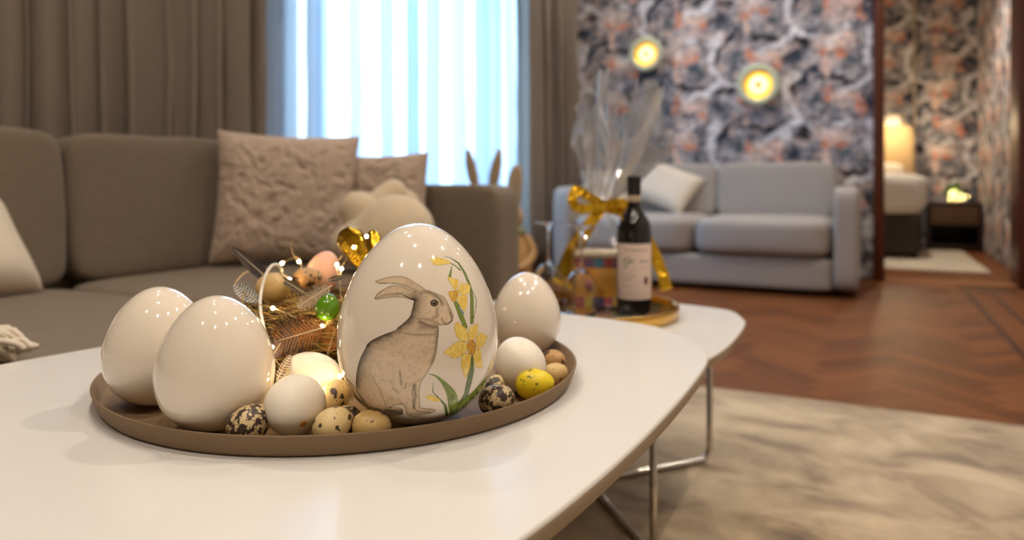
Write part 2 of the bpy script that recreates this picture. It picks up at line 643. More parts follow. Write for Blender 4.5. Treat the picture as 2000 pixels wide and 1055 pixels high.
struct(link('trim_1', box('trim_1', (0.4, 8.57, 0.0), (0.425, 8.599, CEIL), 0.003), None, mat('pale_wall_trim', (196, 182, 164), 0.5, var=0.05, vs=10)))
# door frame between the rooms
dr = struct(bpy.data.objects.new('door_1', None))
C.objects.link(dr)
link('jamb', box('jamb', (0.018, 5.44, 0), (0.086, 5.75, 2.45), 0.008), dr, M_WOODRED)
link('jamb', box('jamb', (0.83, 5.42, 0), (0.99, 5.75, 2.45), 0.01), dr, M_WOODRED)
link('head', box('head', (0.018, 5.44, 2.45), (0.99, 5.75, 2.53), 0.008), dr, M_WOODRED)
link('threshold', box('threshold', (0.086, 5.42, -0.004), (0.83, 5.6, 0.006), 0.002), dr,
     mat('threshold_oak', (168, 110, 66), 0.4, var=0.2, vs=8, vstretch=(1, 8, 1)))

# parquet: herringbone blocks as pieces of the floor, two inlaid dark lines
M_PARQ = mat('oak_parquet_block', (124, 74, 38), 0.46, spec=0.3, var=0.35, vs=9, vstretch=(1, 9, 1), objrand=0.28, bump=0.06, bs=60)
BL, BW = 0.36, 0.072
blk = box('parquet_block', (-BW / 2 + 0.0006, -BL / 2 + 0.0006, -0.006), (BW / 2 - 0.0006, BL / 2 - 0.0006, 0.0))
blk.materials.append(M_PARQ)
blocks = []
s2 = math.sqrt(0.5)
for r in range(-45, 60):
    for cidx in range(-22, 26):
        # zigzag columns of a herringbone turned 45 degrees
        for k in (0, 1):
            gx = r * BW + cidx * BL + (0 if k == 0 else 0)
            gy = r * BW - cidx * BL
            if k == 0:
                cx, cy, a = gx + BW / 2, gy + BL / 2, 0
            else:
                cx, cy, a = gx + BW + BL / 2, gy + BW / 2, PI / 2
            X, Y = (cx - cy) * s2 - 0.7, (cx + cy) * s2 + 1.4
            blocks.append((X, Y, a + PI / 4))
inside = [b for b in blocks if -2.3 < b[0] < 0.56 and -2.1 < b[1] < 5.12]
vis = sorted((b for b in inside if b[1] > 2.2 and b[0] > -1.55), key=lambda b: b[0] ** 2 + b[1] ** 2)[:300]
vs_ = set(vis)
for X, Y, a in vis:
    link('parquet_block', blk, floor, loc=(X, Y, 0), rot=(0, 0, a))
V, F = [], []
for X, Y, a in inside:
    if (X, Y, a) in vs_:
        continue
    ca, sa = math.cos(a), math.sin(a)
    o = len(V)
    for lx, ly in ((-BW / 2, -BL / 2), (BW / 2, -BL / 2), (BW / 2, BL / 2), (-BW / 2, BL / 2)):
        lx *= 0.985
        ly *= 0.997
        V.append((X + lx * ca - ly * sa, Y + lx * sa + ly * ca, 0.0))
    for lx, ly in ((-BW / 2, -BL / 2), (BW / 2, -BL / 2), (BW / 2, BL / 2), (-BW / 2, BL / 2)):
        V.append((X + lx * ca - ly * sa, Y + lx * sa + ly * ca, -0.006))
    F += [(o, o + 1, o + 2, o + 3)] + [(o + i, o + 4 + i, o + 4 + (i + 1) % 4, o + (i + 1) % 4) for i in range(4)]
struct(link('parquet_rest', mesh('parquet_rest', V, F, False), floor, M_PARQ), 'stuff')
M_INLAY = mat('dark_inlay_wood', (70, 40, 28), 0.4, var=0.2, vs=20)
M_BORD = mat('border_oak_plank', (134, 80, 42), 0.46, spec=0.3, var=0.3, vs=8, vstretch=(9, 1, 1), objrand=0.12)
for x0, x1, m in ((0.508, 0.53, M_INLAY), (0.636, 0.655, M_INLAY)):
    link('inlay_strip', box('inlay_strip', (x0, -2.1, -0.006), (x1, 5.1, 0.0016)), floor, m)
for i in range(9):
    y0 = -2.1 + i * 0.8
    link('border_plank', box('border_plank', (0.531, y0, -0.006), (0.635, y0 + 0.797, 0.0008)), floor, M_BORD)
    for j in range(4):
        x0 = 0.656 + j * 0.12
        link('border_plank', box('border_plank', (x0, y0 + 0.2 * (j % 2), -0.006), (x0 + 0.118, y0 + 0.797 + 0.2 * (j % 2), 0.0008)), floor, M_BORD)
for i in range(4):
    link('border_plank', box('border_plank', (-2.3 + i * 0.7, 5.11, -0.006), (-1.603 + i * 0.7, 5.42, 0.0008)), floor, M_BORD)
link('inlay_strip', box('inlay_strip', (-2.3, 5.09, -0.006), (1.1, 5.108, 0.0016)), floor, M_INLAY)
for i in range(13):
    link('bedroom_plank', box('bedroom_plank', (0.09 - 0.5 + i * 0.105, 5.61, -0.006), (0.09 - 0.5 + i * 0.105 + 0.103, 8.55, 0.0)), floor, M_BORD)

# ------------------------------------------------------------------ curtains
def curtain(name, x0, y0, y1, z0, z1, amp, per, seed, thick, fl=0.0, over=0.12):
    r = np.random.default_rng(seed)
    n = int((y1 - y0) / per * 16)
    ws = r.uniform(0.65, 1.4, 400)
    t = np.linspace(0, 1, n)
    L = (y1 - y0)
    # phase advances at an uneven rate so every fold has its own width
    ph = np.cumsum(np.interp(np.linspace(0, L / per, n), np.arange(400), ws)) * (2 * PI / 16)
    nz = 14
    V = []
    for k in range(nz):
        w = k / (nz - 1)
        z = z1 + (z0 - z1) * w
        a = amp * (0.75 + 0.45 * w) * np.interp(np.linspace(0, L / per, n), np.arange(400), r.uniform(0.85, 1.15, 400))
        dr = 0.012 * np.sin(ph * 0.37 + w * 2.1)
        X = x0 + a * np.sin(ph) + 0.3 * a * np.sin(2.1 * ph + 1) + dr
        Y = y0 + L * t + over * per * np.sin(2 * ph) + fl * w * (t - 0.5)
        V.append(np.stack([X, Y, np.full(n, z)], -1))
    V = np.concatenate(V)
    me = mesh(name, V, gridfaces(nz, n))
    if thick:
        o = link(name, me)
        md = o.modifiers.new('cloth', 'SOLIDIFY')
        md.thickness = thick
        return o
    return link(name, me)


o = curtain('curtain', -2.19, -0.4, 2.13, 0.02, 2.7, 0.058, 0.125, 3, 0.003)
o.data.materials.append(M_CURT)
tag(o, 'taupe floor-length curtain in tight folds behind the taupe corner sofa', 'curtain')
o = curtain('curtain', -2.175, 4.50, 5.48, 0.02, 2.7, 0.06, 0.15, 9, 0.003)
o.data.materials.append(M_CURT)
tag(o, 'taupe drawn-back curtain hanging beside the patterned wallpaper wall', 'curtain')
o = curtain('sheer_curtain', -2.345, 2.05, 4.75, 0.03, 2.7, 0.047, 0.27, 21, 0, over=0.36)
o.data.materials.append(sheet_mat('sheer_voile', (228, 242, 255), 0.21, 0.62))
tag(o, 'white translucent sheer curtain glowing in front of the window', 'sheer curtain')

# ------------------------------------------------------------------ rugs
def rug(name, lo, hi, m):
    o = link(name, box(name, lo, hi, 0.003), None, m)
    return o


def rug_mat(name, light, midc, dark, sx, sy):
    m = bpy.data.materials.new(name)
    m.use_nodes = True
    N, L = m.node_tree.nodes, m.node_tree.links
    b = N['Principled BSDF']
    b.inputs['Roughness'].default_value = 0.95
    b.inputs['Sheen Weight'].default_value = 0.2
    tc = N.new('ShaderNodeTexCoord')
    mp = N.new('ShaderNodeMapping')
    mp.inputs['Scale'].default_value = (sx, sy, 1)
    L.new(tc.outputs['Object'], mp.inputs[0])
    n = N.new('ShaderNodeTexNoise')
    n.inputs['Scale'].default_value = 4.2
    n.inputs['Detail'].default_value = 8
    n.inputs['Roughness'].default_value = 0.62
    n.inputs['Distortion'].default_value = 0.6
    L.new(mp.outputs[0], n.inputs['Vector'])
    cr = N.new('ShaderNodeValToRGB')
    e = cr.color_ramp.elements
    e[0].position, e[0].color = 0.3, (*lin(dark), 1)
    e[1].position, e[1].color = 0.62, (*lin(light), 1)
    x = e.new(0.45)
    x.color = (*lin(midc), 1)
    L.new(n.outputs['Fac'], cr.inputs[0])
    L.new(cr.outputs[0], b.inputs['Base Color'])
    n2 = N.new('ShaderNodeTexNoise')
    n2.inputs['Scale'].default_value = 420
    L.new(tc.outputs['Object'], n2.inputs['Vector'])
    bp = N.new('ShaderNodeBump')
    bp.inputs['Strength'].default_value = 0.4
    bp.inputs['Distance'].default_value = 0.002
    L.new(n2.outputs['Fac'], bp.inputs['Height'])
    L.new(bp.outputs[0], b.inputs['Normal'])
    return m


tag(rug('rug', (-1.0, -1.5, 0.0018), (0.98, 2.3, 0.0118), rug_mat('distressed_rug_pile', (200, 180, 148), (164, 143, 115), (108, 92, 74), 1.0, 1.5)),
    'large distressed beige and grey rug under the white coffee tables', 'rug')
tag(rug('bedside_rug', (-0.6, 6.2, 0.001), (0.785, 8.1, 0.011), rug_mat('cream_rug_pile', (232, 222, 202), (222, 210, 188), (208, 194, 172), 1, 1)),
    'plain cream rug under the bed beyond the doorway', 'rug')


# ------------------------------------------------------------------ coffee tables
def table_top(pts, z, th):
    P = smoothpath([(x, y, 0) for x, y in pts], 8, closed=True)
    n = len(P)
    cx, cy = sum(p.x for p in P) / n, sum(p.y for p in P) / n
    V, F = [], []
    rings = [(0, 0.0), (0.0, -0.0015), (0.0015, -0.004), (-0.002, -th)]
    ins = [0.0025, 0.0006, 0.0, 0.004]
    for (dummy, dz), i_ in zip(rings, ins):
        for p in P:
            d = Vector((p.x - cx, p.y - cy, 0)).normalized()
            V.append((p.x - d.x * i_, p.y - d.y * i_, z + dz))
    for k in range(3):
        for i in range(n):
            j = (i + 1) % n
            F.append((k * n + i, (k + 1) * n + i, (k + 1) * n + j, k * n + j))
    F.append(tuple(range(n)))
    F.append(tuple(range(3 * n, 4 * n))[::-1])
    me = bpy.data.meshes.new('table_top')
    me.from_pydata([tuple(v) for v in V], [], F)
    me.polygons.foreach_set('use_smooth', [len(f) == 4 for f in F])
    me.materials.append(M_TABLE)
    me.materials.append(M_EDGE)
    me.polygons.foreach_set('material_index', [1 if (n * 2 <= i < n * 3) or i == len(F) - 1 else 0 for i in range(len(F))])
    me.update()
    return me


def xbase(root, cx, cy, dx, dy, ztop, r=0.0068, zf=0.0122):
    """two crossing chrome runners on the rug, each bent up into two legs"""
    for k, sg in enumerate((1, -1)):
        zr = zf + r + (0.0 if k == 0 else 0.0)
        a = Vector((cx - dx, cy - sg * dy, 0))
        b = Vector((cx + dx, cy + sg * dy, 0))
        d = (b - a).normalized()
        rad = 0.03
        pts = [a + Vector((0, 0, ztop))]
        for i in range(7):
            t = i / 6 * PI / 2
            pts.append(a + d * (rad - rad * math.cos(t)) + Vector((0, 0, zr + rad - rad * math.sin(t))))
        if k == 1:    # the second runner is notched over the first at the crossing
            mid = (a + b) / 2
            pts += [mid - d * 0.035 + Vector((0, 0, zr)), mid - d * 0.014 + Vector((0, 0, zr + 2 * r)), mid + d * 0.014 + Vector((0, 0, zr + 2 * r)), mid + d * 0.035 + Vector((0, 0, zr))]
        for i in range(7):
            t = PI / 2 - i / 6 * PI / 2
            pts.append(b - d * (rad - rad * math.cos(t)) + Vector((0, 0, zr + rad - rad * math.sin(t))))
        pts.append(b + Vector((0, 0, ztop)))
        link('leg_frame', tube('leg_frame', pts, r, 14), root, M_CHROME)


T1, T2 = 0.42, 0.36
t1 = thing('coffee_table', 'higher white coffee table with rounded corners, bearing the tray of eggs', 'table')
link('table_top', table_top([(-.204, .416), (-.1887, .566), (-.183, .74), (-.187, .92), (-.2, .995), (-.236, 1.062), (-.301, 1.135), (-.388, 1.168), (-.498, 1.18),
                             (-.62, 1.17), (-.76, 1.12), (-.87, 1.02), (-.93, .88), (-.96, .74), (-.976, .645), (-.9935, .526), (-1.0, .38), (-.98, .2), (-.9, .05),
                             (-.75, -.03), (-.58, -.05), (-.42, 0.0), (-.3, .1), (-.235, .25)], T1, 0.02), t1)
xbase(t1, -0.62, 0.55, 0.19, 0.22, T1 - 0.019)
t2 = thing('coffee_table', 'lower white coffee table tucked partly under the higher one, bearing wine and glasses', 'table')
link('table_top', table_top([(-.228, 1.43), (-.233, 1.55), (-.246, 1.61), (-.282, 1.69), (-.342, 1.722), (-.42, 1.742), (-.54, 1.75), (-.68, 1.742), (-.78, 1.71), (-.83, 1.63),
                             (-.85, 1.44), (-.83, 1.24), (-.78, 1.16), (-.68, 1.125), (-.54, 1.115), (-.4, 1.12), (-.3, 1.14), (-.252, 1.19), (-.232, 1.29)], T2, 0.02), t2)
xbase(t2, -0.54, 1.435, 0.21, 0.238, T2 - 0.019)

# ------------------------------------------------------------------ brown tray with eggs
TX, TY = -0.562, 0.688
tr = tag(link('serving_tray', lathe('serving_tray', [(0, 0.0), (0.2600, 0.0), (0.2645, 0.0012), (0.2665, 0.004), (0.2715, 0.0185), (0.2720, 0.0200), (0.2708, 0.0207), (0.2690, 0.0200),
                                                     (0.2640, 0.0065), (0.2600, 0.0040), (0.0, 0.0040)], 128), None, M_TRAY, (TX, TY, T1 + 0.0003)),
         'large round bronze-brown tray holding the eggs and the nest', 'tray')
ZT = T1 + 0.0044


def cer_egg(name, x, y, R, H, label, group=None):
    return tag(link(name, egg_mesh(name, R, H), None, M_CERAMIC, (x, y, ZT)), label, 'ceramic egg', group)


cer_egg('ceramic_egg', -0.6539, 0.4960, 0.0517, 0.1205, 'plain white glazed egg behind its twin at the nest side of the tray')
cer_egg('ceramic_egg', -0.5400, 0.4690, 0.0525, 0.1230, 'plain white glazed egg touching the tray rim beside a dark speckled quail egg')
cer_egg('ceramic_egg', -0.4076, 0.8590, 0.0454, 0.1090, 'plain white glazed egg standing alone behind the painted hare egg')
BX, BY, BR, BH = -0.3855, 0.5712, 0.0758, 0.1884
be = thing('painted_egg', 'largest white glazed egg, painted with a sitting hare and daffodils', 'ceramic egg', (BX, BY, ZT))
link('egg_body', egg_mesh('egg_body', BR, BH, n=64, seg=96), be, M_CERAMIC)


# the print on the big egg: grid patches of the egg's own surface, 0.12 mm proud
def pts_z(pts, ox, oy, sc):
    return [(ox + x / sc, oy + y / sc) for x, y in pts]


def sA(p): return pts_z(p, 720, 530, 8.789)
def sB(p): return pts_z(p, 670, 630, 5.276)
def sC(p): return pts_z(p, 820, 490, 6.207)
def sD(p): return pts_z(p, 820, 640, 5.86)


def sm2(P, n=5):
    q = smoothpath([(x, y, 0) for x, y in P], n, closed=True)
    return [(p.x, p.y) for p in q]


def in_poly(px, py, P):
    ins = np.zeros(px.shape, bool)
    n = len(P)
    for i in range(n):
        x0, y0 = P[i]
        x1, y1 = P[(i + 1) % n]
        if y0 == y1:
            continue
        c_ = ((y0 > py) != (y1 > py)) & (px < (x1 - x0) * (py - y0) / (y1 - y0) + x0)
        ins ^= c_
    return ins


def seg_d(px, py, P, closed=False, ws=None):
    d = np.full(px.shape, 1e9)
    n = len(P)
    for i in range(n if closed else n - 1):
        x0, y0 = P[i]
        x1, y1 = P[(i + 1) % n]
        dx, dy = x1 - x0, y1 - y0
        L2 = dx * dx + dy * dy
        if L2 < 1e-9:
            continue
        t = np.clip(((px - x0) * dx + (py - y0) * dy) / L2, 0, 1)
        w = 0 if ws is None else ws[i] + (ws[i + 1] - ws[i]) * t
        d = np.minimum(d, np.hypot(px - x0 - t * dx, py - y0 - t * dy) - w)
    return d


def spaint(px, py):
    """returns colour, cover for the hare"""
    g = fbm(px * 0.16, py * 0.16, o=4)
    g2 = fbm(px * 0.5 + 9, py * 0.5, o=3)
    ear1 = sm2(sA([(105, 175), (200, 130), (340, 92), (500, 75), (640, 98), (800, 190), (985, 320), (900, 400), (860, 365), (750, 312), (600, 252), (400, 216), (200, 216)]))
    ear2 = sm2(sA([(105, 488), (125, 410), (190, 345), (290, 285), (400, 240), (560, 250), (700, 300), (860, 370), (900, 430), (800, 505), (650, 466), (500, 450), (300, 462)]))
    head = sm2(sA([(780, 500), (850, 400), (985, 320), (1100, 350), (1200, 388), (1290, 430), (1350, 520), (1402, 620), (1450, 725), (1456, 800), (1425, 875), (1345, 920),
                   (1190, 935), (1192, 1000), (1150, 1080), (700, 1080), (480, 1000), (580, 900), (700, 780), (745, 650)]))
    body = sm2(sB([(640, 5), (540, 75), (400, 130), (270, 200), (220, 280), (170, 380), (140, 500), (130, 620), (142, 710), (200, 805), (260, 880), (420, 912), (470, 885), (600, 850),
                   (640, 900), (668, 960), (740, 975), (830, 955), (915, 935), (955, 908), (930, 890), (830, 880), (800, 860), (793, 760), (802, 640), (860, 540), (930, 420), (962, 320),
                   (978, 200), (988, 70), (960, 0), (800, -40)]), 4)
    foot = sm2(sB([(430, 895), (500, 875), (590, 878), (618, 905), (610, 950), (540, 968), (450, 950), (400, 915)]))
    tail = sm2(sB([(30, 580), (85, 620), (140, 700), (200, 805), (285, 915), (200, 925), (100, 835), (35, 745), (5, 660)]))
    polys = [ear1, ear2, head, body, foot, tail]
    ins = np.zeros(px.shape, bool)
    for P in polys:
        ins |= in_poly(px, py, P)
    light = np.array(lin((222, 200, 170)))
    dark = np.array(lin((50, 38, 30)))
    ink = np.array(lin((22, 17, 14)))
    a = np.clip((g - 0.50) * 0.7, 0, 0.18) + 0.03

    def shade(pts, w, k, ws=None):
        nonlocal a
        d = seg_d(px, py, pts, ws=ws)
        a = np.maximum(a, k * np.clip(1 - d / (w * (0.55 + 0.9 * g)), 0, 1))
    back = sA([(780, 500), (745, 650), (700, 780), (560, 910), (350, 1050)]) + sB([(400, 130), (270, 200), (220, 280), (170, 380), (140, 500), (132, 620)])
    for P in polys:
        shade(P + P[:1], 5.5, 0.5)
    shade(back, 21, 1.0)
    shade(back, 40, 0.45)
    shade(sA([(900, 950), (1150, 960)]), 14, 0.55)
    shade(sA([(780, 520), (760, 700), (720, 800)]), 9, 0.75)
    shade(sB([(980, 60), (965, 320), (930, 420)]), 11, 0.7)
    shade(sA([(870, 870), (1100, 960), (1180, 960)]), 9, 0.75)
    shade(sA([(990, 345), (1120, 395), (1220, 470), (1260, 560)]), 7, 0.7)
    shade(sA([(1170, 640), (1180, 760), (1110, 810)]), 6, 0.55)
    shade(sA([(900, 450), (850, 620), (880, 700), (830, 800)]), 5, 0.45)
    shade(sA([(1350, 560), (1420, 740)]), 5, 0.5)
    shade(sB([(585, 500), (600, 640)]), 4, 0.6)
    shade(sB([(510, 680), (570, 720)]), 4, 0.5)
    shade(sB([(650, 630), (640, 670)]), 4, 0.5)
    shade(sB([(735, 640), (745, 760), (730, 880)]), 6, 0.7)
    shade(sB([(440, 910), (600, 930)]), 8, 0.9)
    shade(sB([(70, 650), (130, 760), (200, 850)]), 7, 0.8)
    shade(sB([(150, 720), (260, 880), (400, 910)]), 6, 0.6)
    shade(sB([(680, 950), (900, 930)]), 4, 0.5)
    shade(sA([(450, 385), (580, 385)]), 3, 0.7)
    shade(sA([(120, 470), (300, 400), (560, 390), (780, 490)]), 4, 0.5)
    col = light[None, :] * (0.9 + 0.2 * g2)[:, None]
    col = col * (1 - a[:, None]) + dark[None, :] * a[:, None]
    # grey wash on the upper fur
    ln = np.zeros(px.shape)

    def line(pts, w, k=1.0):
        nonlocal ln
        d = seg_d(px, py, pts)
        ln = np.maximum(ln, k * np.clip((w * (0.6 + 0.8 * g2) - d) / 0.7 + 0.2, 0, 1))
    line(sA([(105, 165), (300, 100), (500, 75), (650, 100), (800, 190), (980, 320)]), 0.35, 0.6)
    line(sA([(110, 190), (170, 215), (400, 215), (600, 250), (750, 310), (880, 370)]), 0.7)
    line(sA([(780, 340), (880, 372)]), 1.2)
    line(sA([(400, 240), (280, 290), (180, 370), (112, 450), (105, 490), (300, 460), (500, 450), (650, 465), (780, 500), (850, 478)]), 0.6, 0.85)
    line(sA([(600, 410), (720, 470), (790, 492)]), 1.0)
    line(sA([(985, 320), (1100, 350), (1200, 388), (1290, 430), (1350, 520), (1402, 620), (1450, 725), (1456, 800), (1425, 875)]), 0.7)
    line(sA([(1395, 700), (1420, 780), (1425, 850), (1345, 915), (1280, 875), (1250, 800)]), 0.95)
    line(sA([(1345, 918), (1190, 935)]), 0.4)
    line(sB([(275, 515), (320, 590), (385, 700), (430, 830), (440, 885)]), 0.55)
    line(sB([(560, 770), (610, 850), (650, 920), (668, 962), (740, 975), (830, 958), (915, 937), (955, 908), (930, 890), (830, 880), (800, 860), (793, 760), (802, 640), (860, 540)]), 0.6)
    line(sB([(735, 640), (712, 720), (725, 870), (760, 915), (900, 925)]), 0.7)
    line(sB([(470, 880), (600, 852)]), 0.7)
    line(sB([(430, 900), (560, 905), (612, 900), (600, 945), (470, 940)]), 0.8)
    line(sB([(480, 920), (590, 925)]), 0.6)
    line(sB([(30, 580), (85, 625), (140, 700), (200, 800)]), 0.5)
    line(sB([(640, 5), (540, 75), (400, 130), (270, 200), (220, 280), (170, 380), (140, 500), (130, 620), (142, 710), (200, 805), (260, 880)]), 0.6, 0.8)
    line(sB([(988, 70), (978, 200), (962, 320), (930, 420), (860, 540)]), 0.5, 0.7)
    col = col * (1 - ln[:, None]) + ink[None, :] * ln[:, None]
    # eye
    ex, ey = sA([(1128, 545)])[0]
    d = np.hypot((px - ex) / 1.12, (py - ey))
    ring = np.clip((9.4 - d) / 1.2, 0, 1)[:, None]
    col = col * (1 - 0.75 * ring) + np.array(lin((214, 200, 178)))[None, :] * 0.75 * ring
    k = np.clip((7.4 - d) / 0.8, 0, 1)[:, None]
    col = col * (1 - k) + np.array(lin((40, 30, 24)))[None, :] * k
    k = np.clip((5.6 - d) / 0.8, 0, 1)[:, None] * np.clip((d - 3.0) / 0.8, 0, 1)[:, None]
    col = col * (1 - k) + np.array(lin((112, 92, 66)))[None, :] * k
    k = np.clip((1.3 - np.hypot(px - ex + 1.5, py - ey + 2)) / 0.6, 0, 1)[:, None]
    col = col * (1 - k) + np.array(lin((220, 215, 205)))[None, :] * k
    return col, ins


def fpaint(px, py):
    """daffodil: leaves and stems first, petals over them"""
    g = fbm(px * 0.3, py * 0.3, o=3)
    col = np.zeros(px.shape + (3,))
    ins = np.zeros(px.shape, bool)

    def area(P, rgb, rgb2=None, edge=None, ew=0.9, smooth=True):
        nonlocal col, ins
        Q = sm2(P, 4) if smooth else P
        m_ = in_poly(px, py, Q)
        b_ = np.array(lin(rgb))[None, :] * (0.8 + 0.4 * g)[:, None]
        if rgb2:
            w = np.clip((fbm(px * 0.5, py * 0.12, o=2) - 0.4) * 3, 0, 1)[:, None]
            b_ = b_ * (1 - w) + np.array(lin(rgb2))[None, :] * w
        if edge:
            d = seg_d(px, py, Q, True)
            e = np.clip((ew * (0.5 + g) - d) / 0.8 + 0.2, 0, 1)[:, None] * 0.85
            b_ = b_ * (1 - e) + np.array(lin(edge))[None, :] * e
        col = np.where(m_[:, None], b_, col)
        ins |= m_

    def stem(P, ws, rgb, rgb2=None):
        nonlocal col, ins
        d = seg_d(px, py, P, ws=ws)
        m_ = d < 0
        b_ = np.array(lin(rgb))[None, :] * (0.75 + 0.5 * g)[:, None]
        if rgb2 is not None:
            w = np.clip((-d) / 2.2, 0, 1)[:, None]
            b_ = np.array(lin(rgb2))[None, :] * (1 - w) + b_ * w
        col = np.where(m_[:, None], b_, col)
        ins |= m_
    G1, G2, GD = (126, 146, 62), (86, 112, 48), (62, 82, 40)
    Y1, Y2, YE = (242, 216, 116), (234, 198, 88), (160, 108, 46)
    stem(sC([(275, 65), (380, 88), (470, 150), (540, 260), (590, 380), (622, 480), (632, 600), (632, 870)]), [0.5, 0.8, 1.6, 2.4, 2.6, 2.8, 3.4, 3.6], G1, GD)
    stem(sC([(375, 148), (430, 180), (490, 235)]), [1.1, 1.1, 1.6], G1, GD)
    stem(sC([(390, 175), (375, 250), (362, 325)]), [0.6, 2.0, 3.4], G1, G2)
    stem(sC([(640, 490), (685, 590), (680, 690), (655, 810)]), [0.6, 0.8, 0.9, 0.8], G2)
    stem(sC([(400, 560), (450, 660), (500, 790), (555, 925)]), [1.4, 4.2, 5.0, 4.2], G1, GD)
    stem(sC([(480, 690), (530, 760)]), [1.5, 1.8], (120, 150, 170))
    area(sC([(130, 92), (200, 75), (290, 95), (340, 118), (384, 145), (300, 166), (190, 176), (150, 140)]), Y1, Y2, YE, 0.6)
    area(sC([(335, 315), (400, 330), (472, 352), (465, 420), (432, 478), (375, 410)]), Y1, Y2, YE, 0.7)
    area(sC([(345, 492), (420, 480), (476, 490), (445, 590), (402, 622), (365, 570)]), Y2, (200, 150, 50), YE, 0.8)
    area(sC([(468, 440), (500, 396), (600, 406), (612, 460), (590, 522), (510, 536), (472, 495)]), Y1, Y2, YE, 0.7)
    area(sC([(450, 590), (482, 540), (562, 545), (576, 640), (545, 735), (490, 680)]), Y1, Y2, YE, 0.6)
    # lower stem and leaves
    stem(sD([(600, 320), (592, 480), (565, 620), (528, 770), (450, 905)]), [1.3, 5.6, 5.4, 4.4, 5.4], G2, GD)
    area(sD([(75, 528), (180, 540), (300, 620), (400, 720), (445, 830), (430, 920), (375, 1000), (340, 995), (318, 860), (300, 760), (250, 650), (170, 562)]), G1, G2, GD, 0.5)
    area(sD([(765, 556), (772, 590), (700, 715), (600, 825), (480, 935), (385, 1005), (400, 955), (500, 830), (620, 720), (700, 630)]), G1, G2, GD, 0.5)
    stem(sD([(150, 640), (150, 740), (220, 810), (290, 890), (312, 1000)]), [0.7, 1.2, 1.9, 3.2, 3.2], G2, GD)
    area(sD([(60, 782), (150, 775), (235, 830), (200, 852), (95, 828)]), Y1, Y2, YE, 0.5)
    # big flower
    area(sD([(395, -30), (410, 80), (455, 142), (545, 162), (552, 90), (535, 20), (470, -40), (425, -65)]), Y1, Y2, YE, 1.0)
    area(sD([(665, -50), (668, 20), (655, 90), (622, 135), (565, 150), (552, 60), (570, 0), (610, -25)]), Y1, Y2, YE, 0.8)
    area(sD([(640, 135), (665, 80), (705, 55), (772, 100), (745, 180), (700, 235), (650, 242)]), Y1, Y2, YE, 0.8)
    area(sD([(610, 290), (660, 250), (702, 262), (708, 350), (720, 462), (632, 440)]), Y1, Y2, YE, 0.6)
    area(sD([(588, 325), (540, 290), (482, 325), (468, 420), (490, 510), (515, 578), (565, 495)]), Y1, Y2, YE, 0.8)
    area(sD([(545, 180), (440, 155), (350, 215), (268, 290), (320, 312), (350, 345), (420, 352), (495, 312), (542, 255)]), Y1, Y2, YE, 1.0)
    area(sD([(540, 200), (560, 155), (590, 142), (625, 155), (642, 215), (630, 280), (590, 315), (555, 280)]), (222, 172, 66), (196, 134, 44), (126, 82, 30), 1.2)
    return col, ins


def decal(name, fun, bx0, bx1, by0, by1, label, res=0.62):
    # surface grid in (angle, theta) of the egg; keep the cells whose print is on
    na, nt_ = int(470 / res), int(400 / res)
    view = math.atan2(-BY, -BX)
    A = np.linspace(view - 1.5, view + 1.5, na)
    TH = np.linspace(0.10, PI - 0.30, nt_)
    AA, TT = np.meshgrid(A, TH, indexing='ij')
    rr = np.sin(TT) * (1 + 0.16 * np.cos(TT))
    th = np.linspace(0, PI, 400)
    rr = rr / (np.sin(th) * (1 + 0.16 * np.cos(th))).max() * (BR + 0.00012)
    zz = BH / 2 * (1 - np.cos(TT)) * 1.0005
    P = np.stack([rr * np.cos(AA), rr * np.sin(AA), zz], -1)
    Wp = P + np.array([BX, BY, ZT])
    px, py = proj(Wp)
    # only the side of the egg turned to the room
    nx = np.stack([np.cos(AA), np.sin(AA)], -1)
    facing = (nx * (-Wp[..., :2])).sum(-1) > -0.35 * np.linalg.norm(Wp[..., :2], axis=-1)
    m_ = (px > bx0) & (px < bx1) & (py > by0) & (py < by1) & facing
    idx = np.where(m_.ravel())[0]
    colr, ins = fun(px.ravel()[idx], py.ravel()[idx])
    full = np.zeros(na * nt_, bool)
    full[idx[ins]] = True
    FC = np.zeros((na * nt_, 3))
    FC[idx] = colr
    fm = full.reshape(na, nt_)
    q = fm[:-1, :-1] & fm[1:, :-1] & fm[1:, 1:] & fm[:-1, 1:]
    ii, jj = np.where(q)
    F = np.stack([ii * nt_ + jj, (ii + 1) * nt_ + jj, (ii + 1) * nt_ + jj + 1, ii * nt_ + jj + 1], -1)
    used, inv = np.unique(F.ravel(), return_inverse=True)
    me = mesh(name, P.reshape(-1, 3)[used], inv.reshape(-1, 4), True, FC[used])
    o = link(name, me, be, mat('glazed_print', (200, 180, 150), 0.07, attr='Col', coat=0.6, var=0.01))
    o['label'] = label
    return o


decal('painted_hare', spaint, 660, 900, 530, 825, 'brown and grey sitting hare painted on the glaze')
decal('painted_daffodil', fpaint, 810, 975, 490, 825, 'yellow daffodils with green stems painted on the glaze')


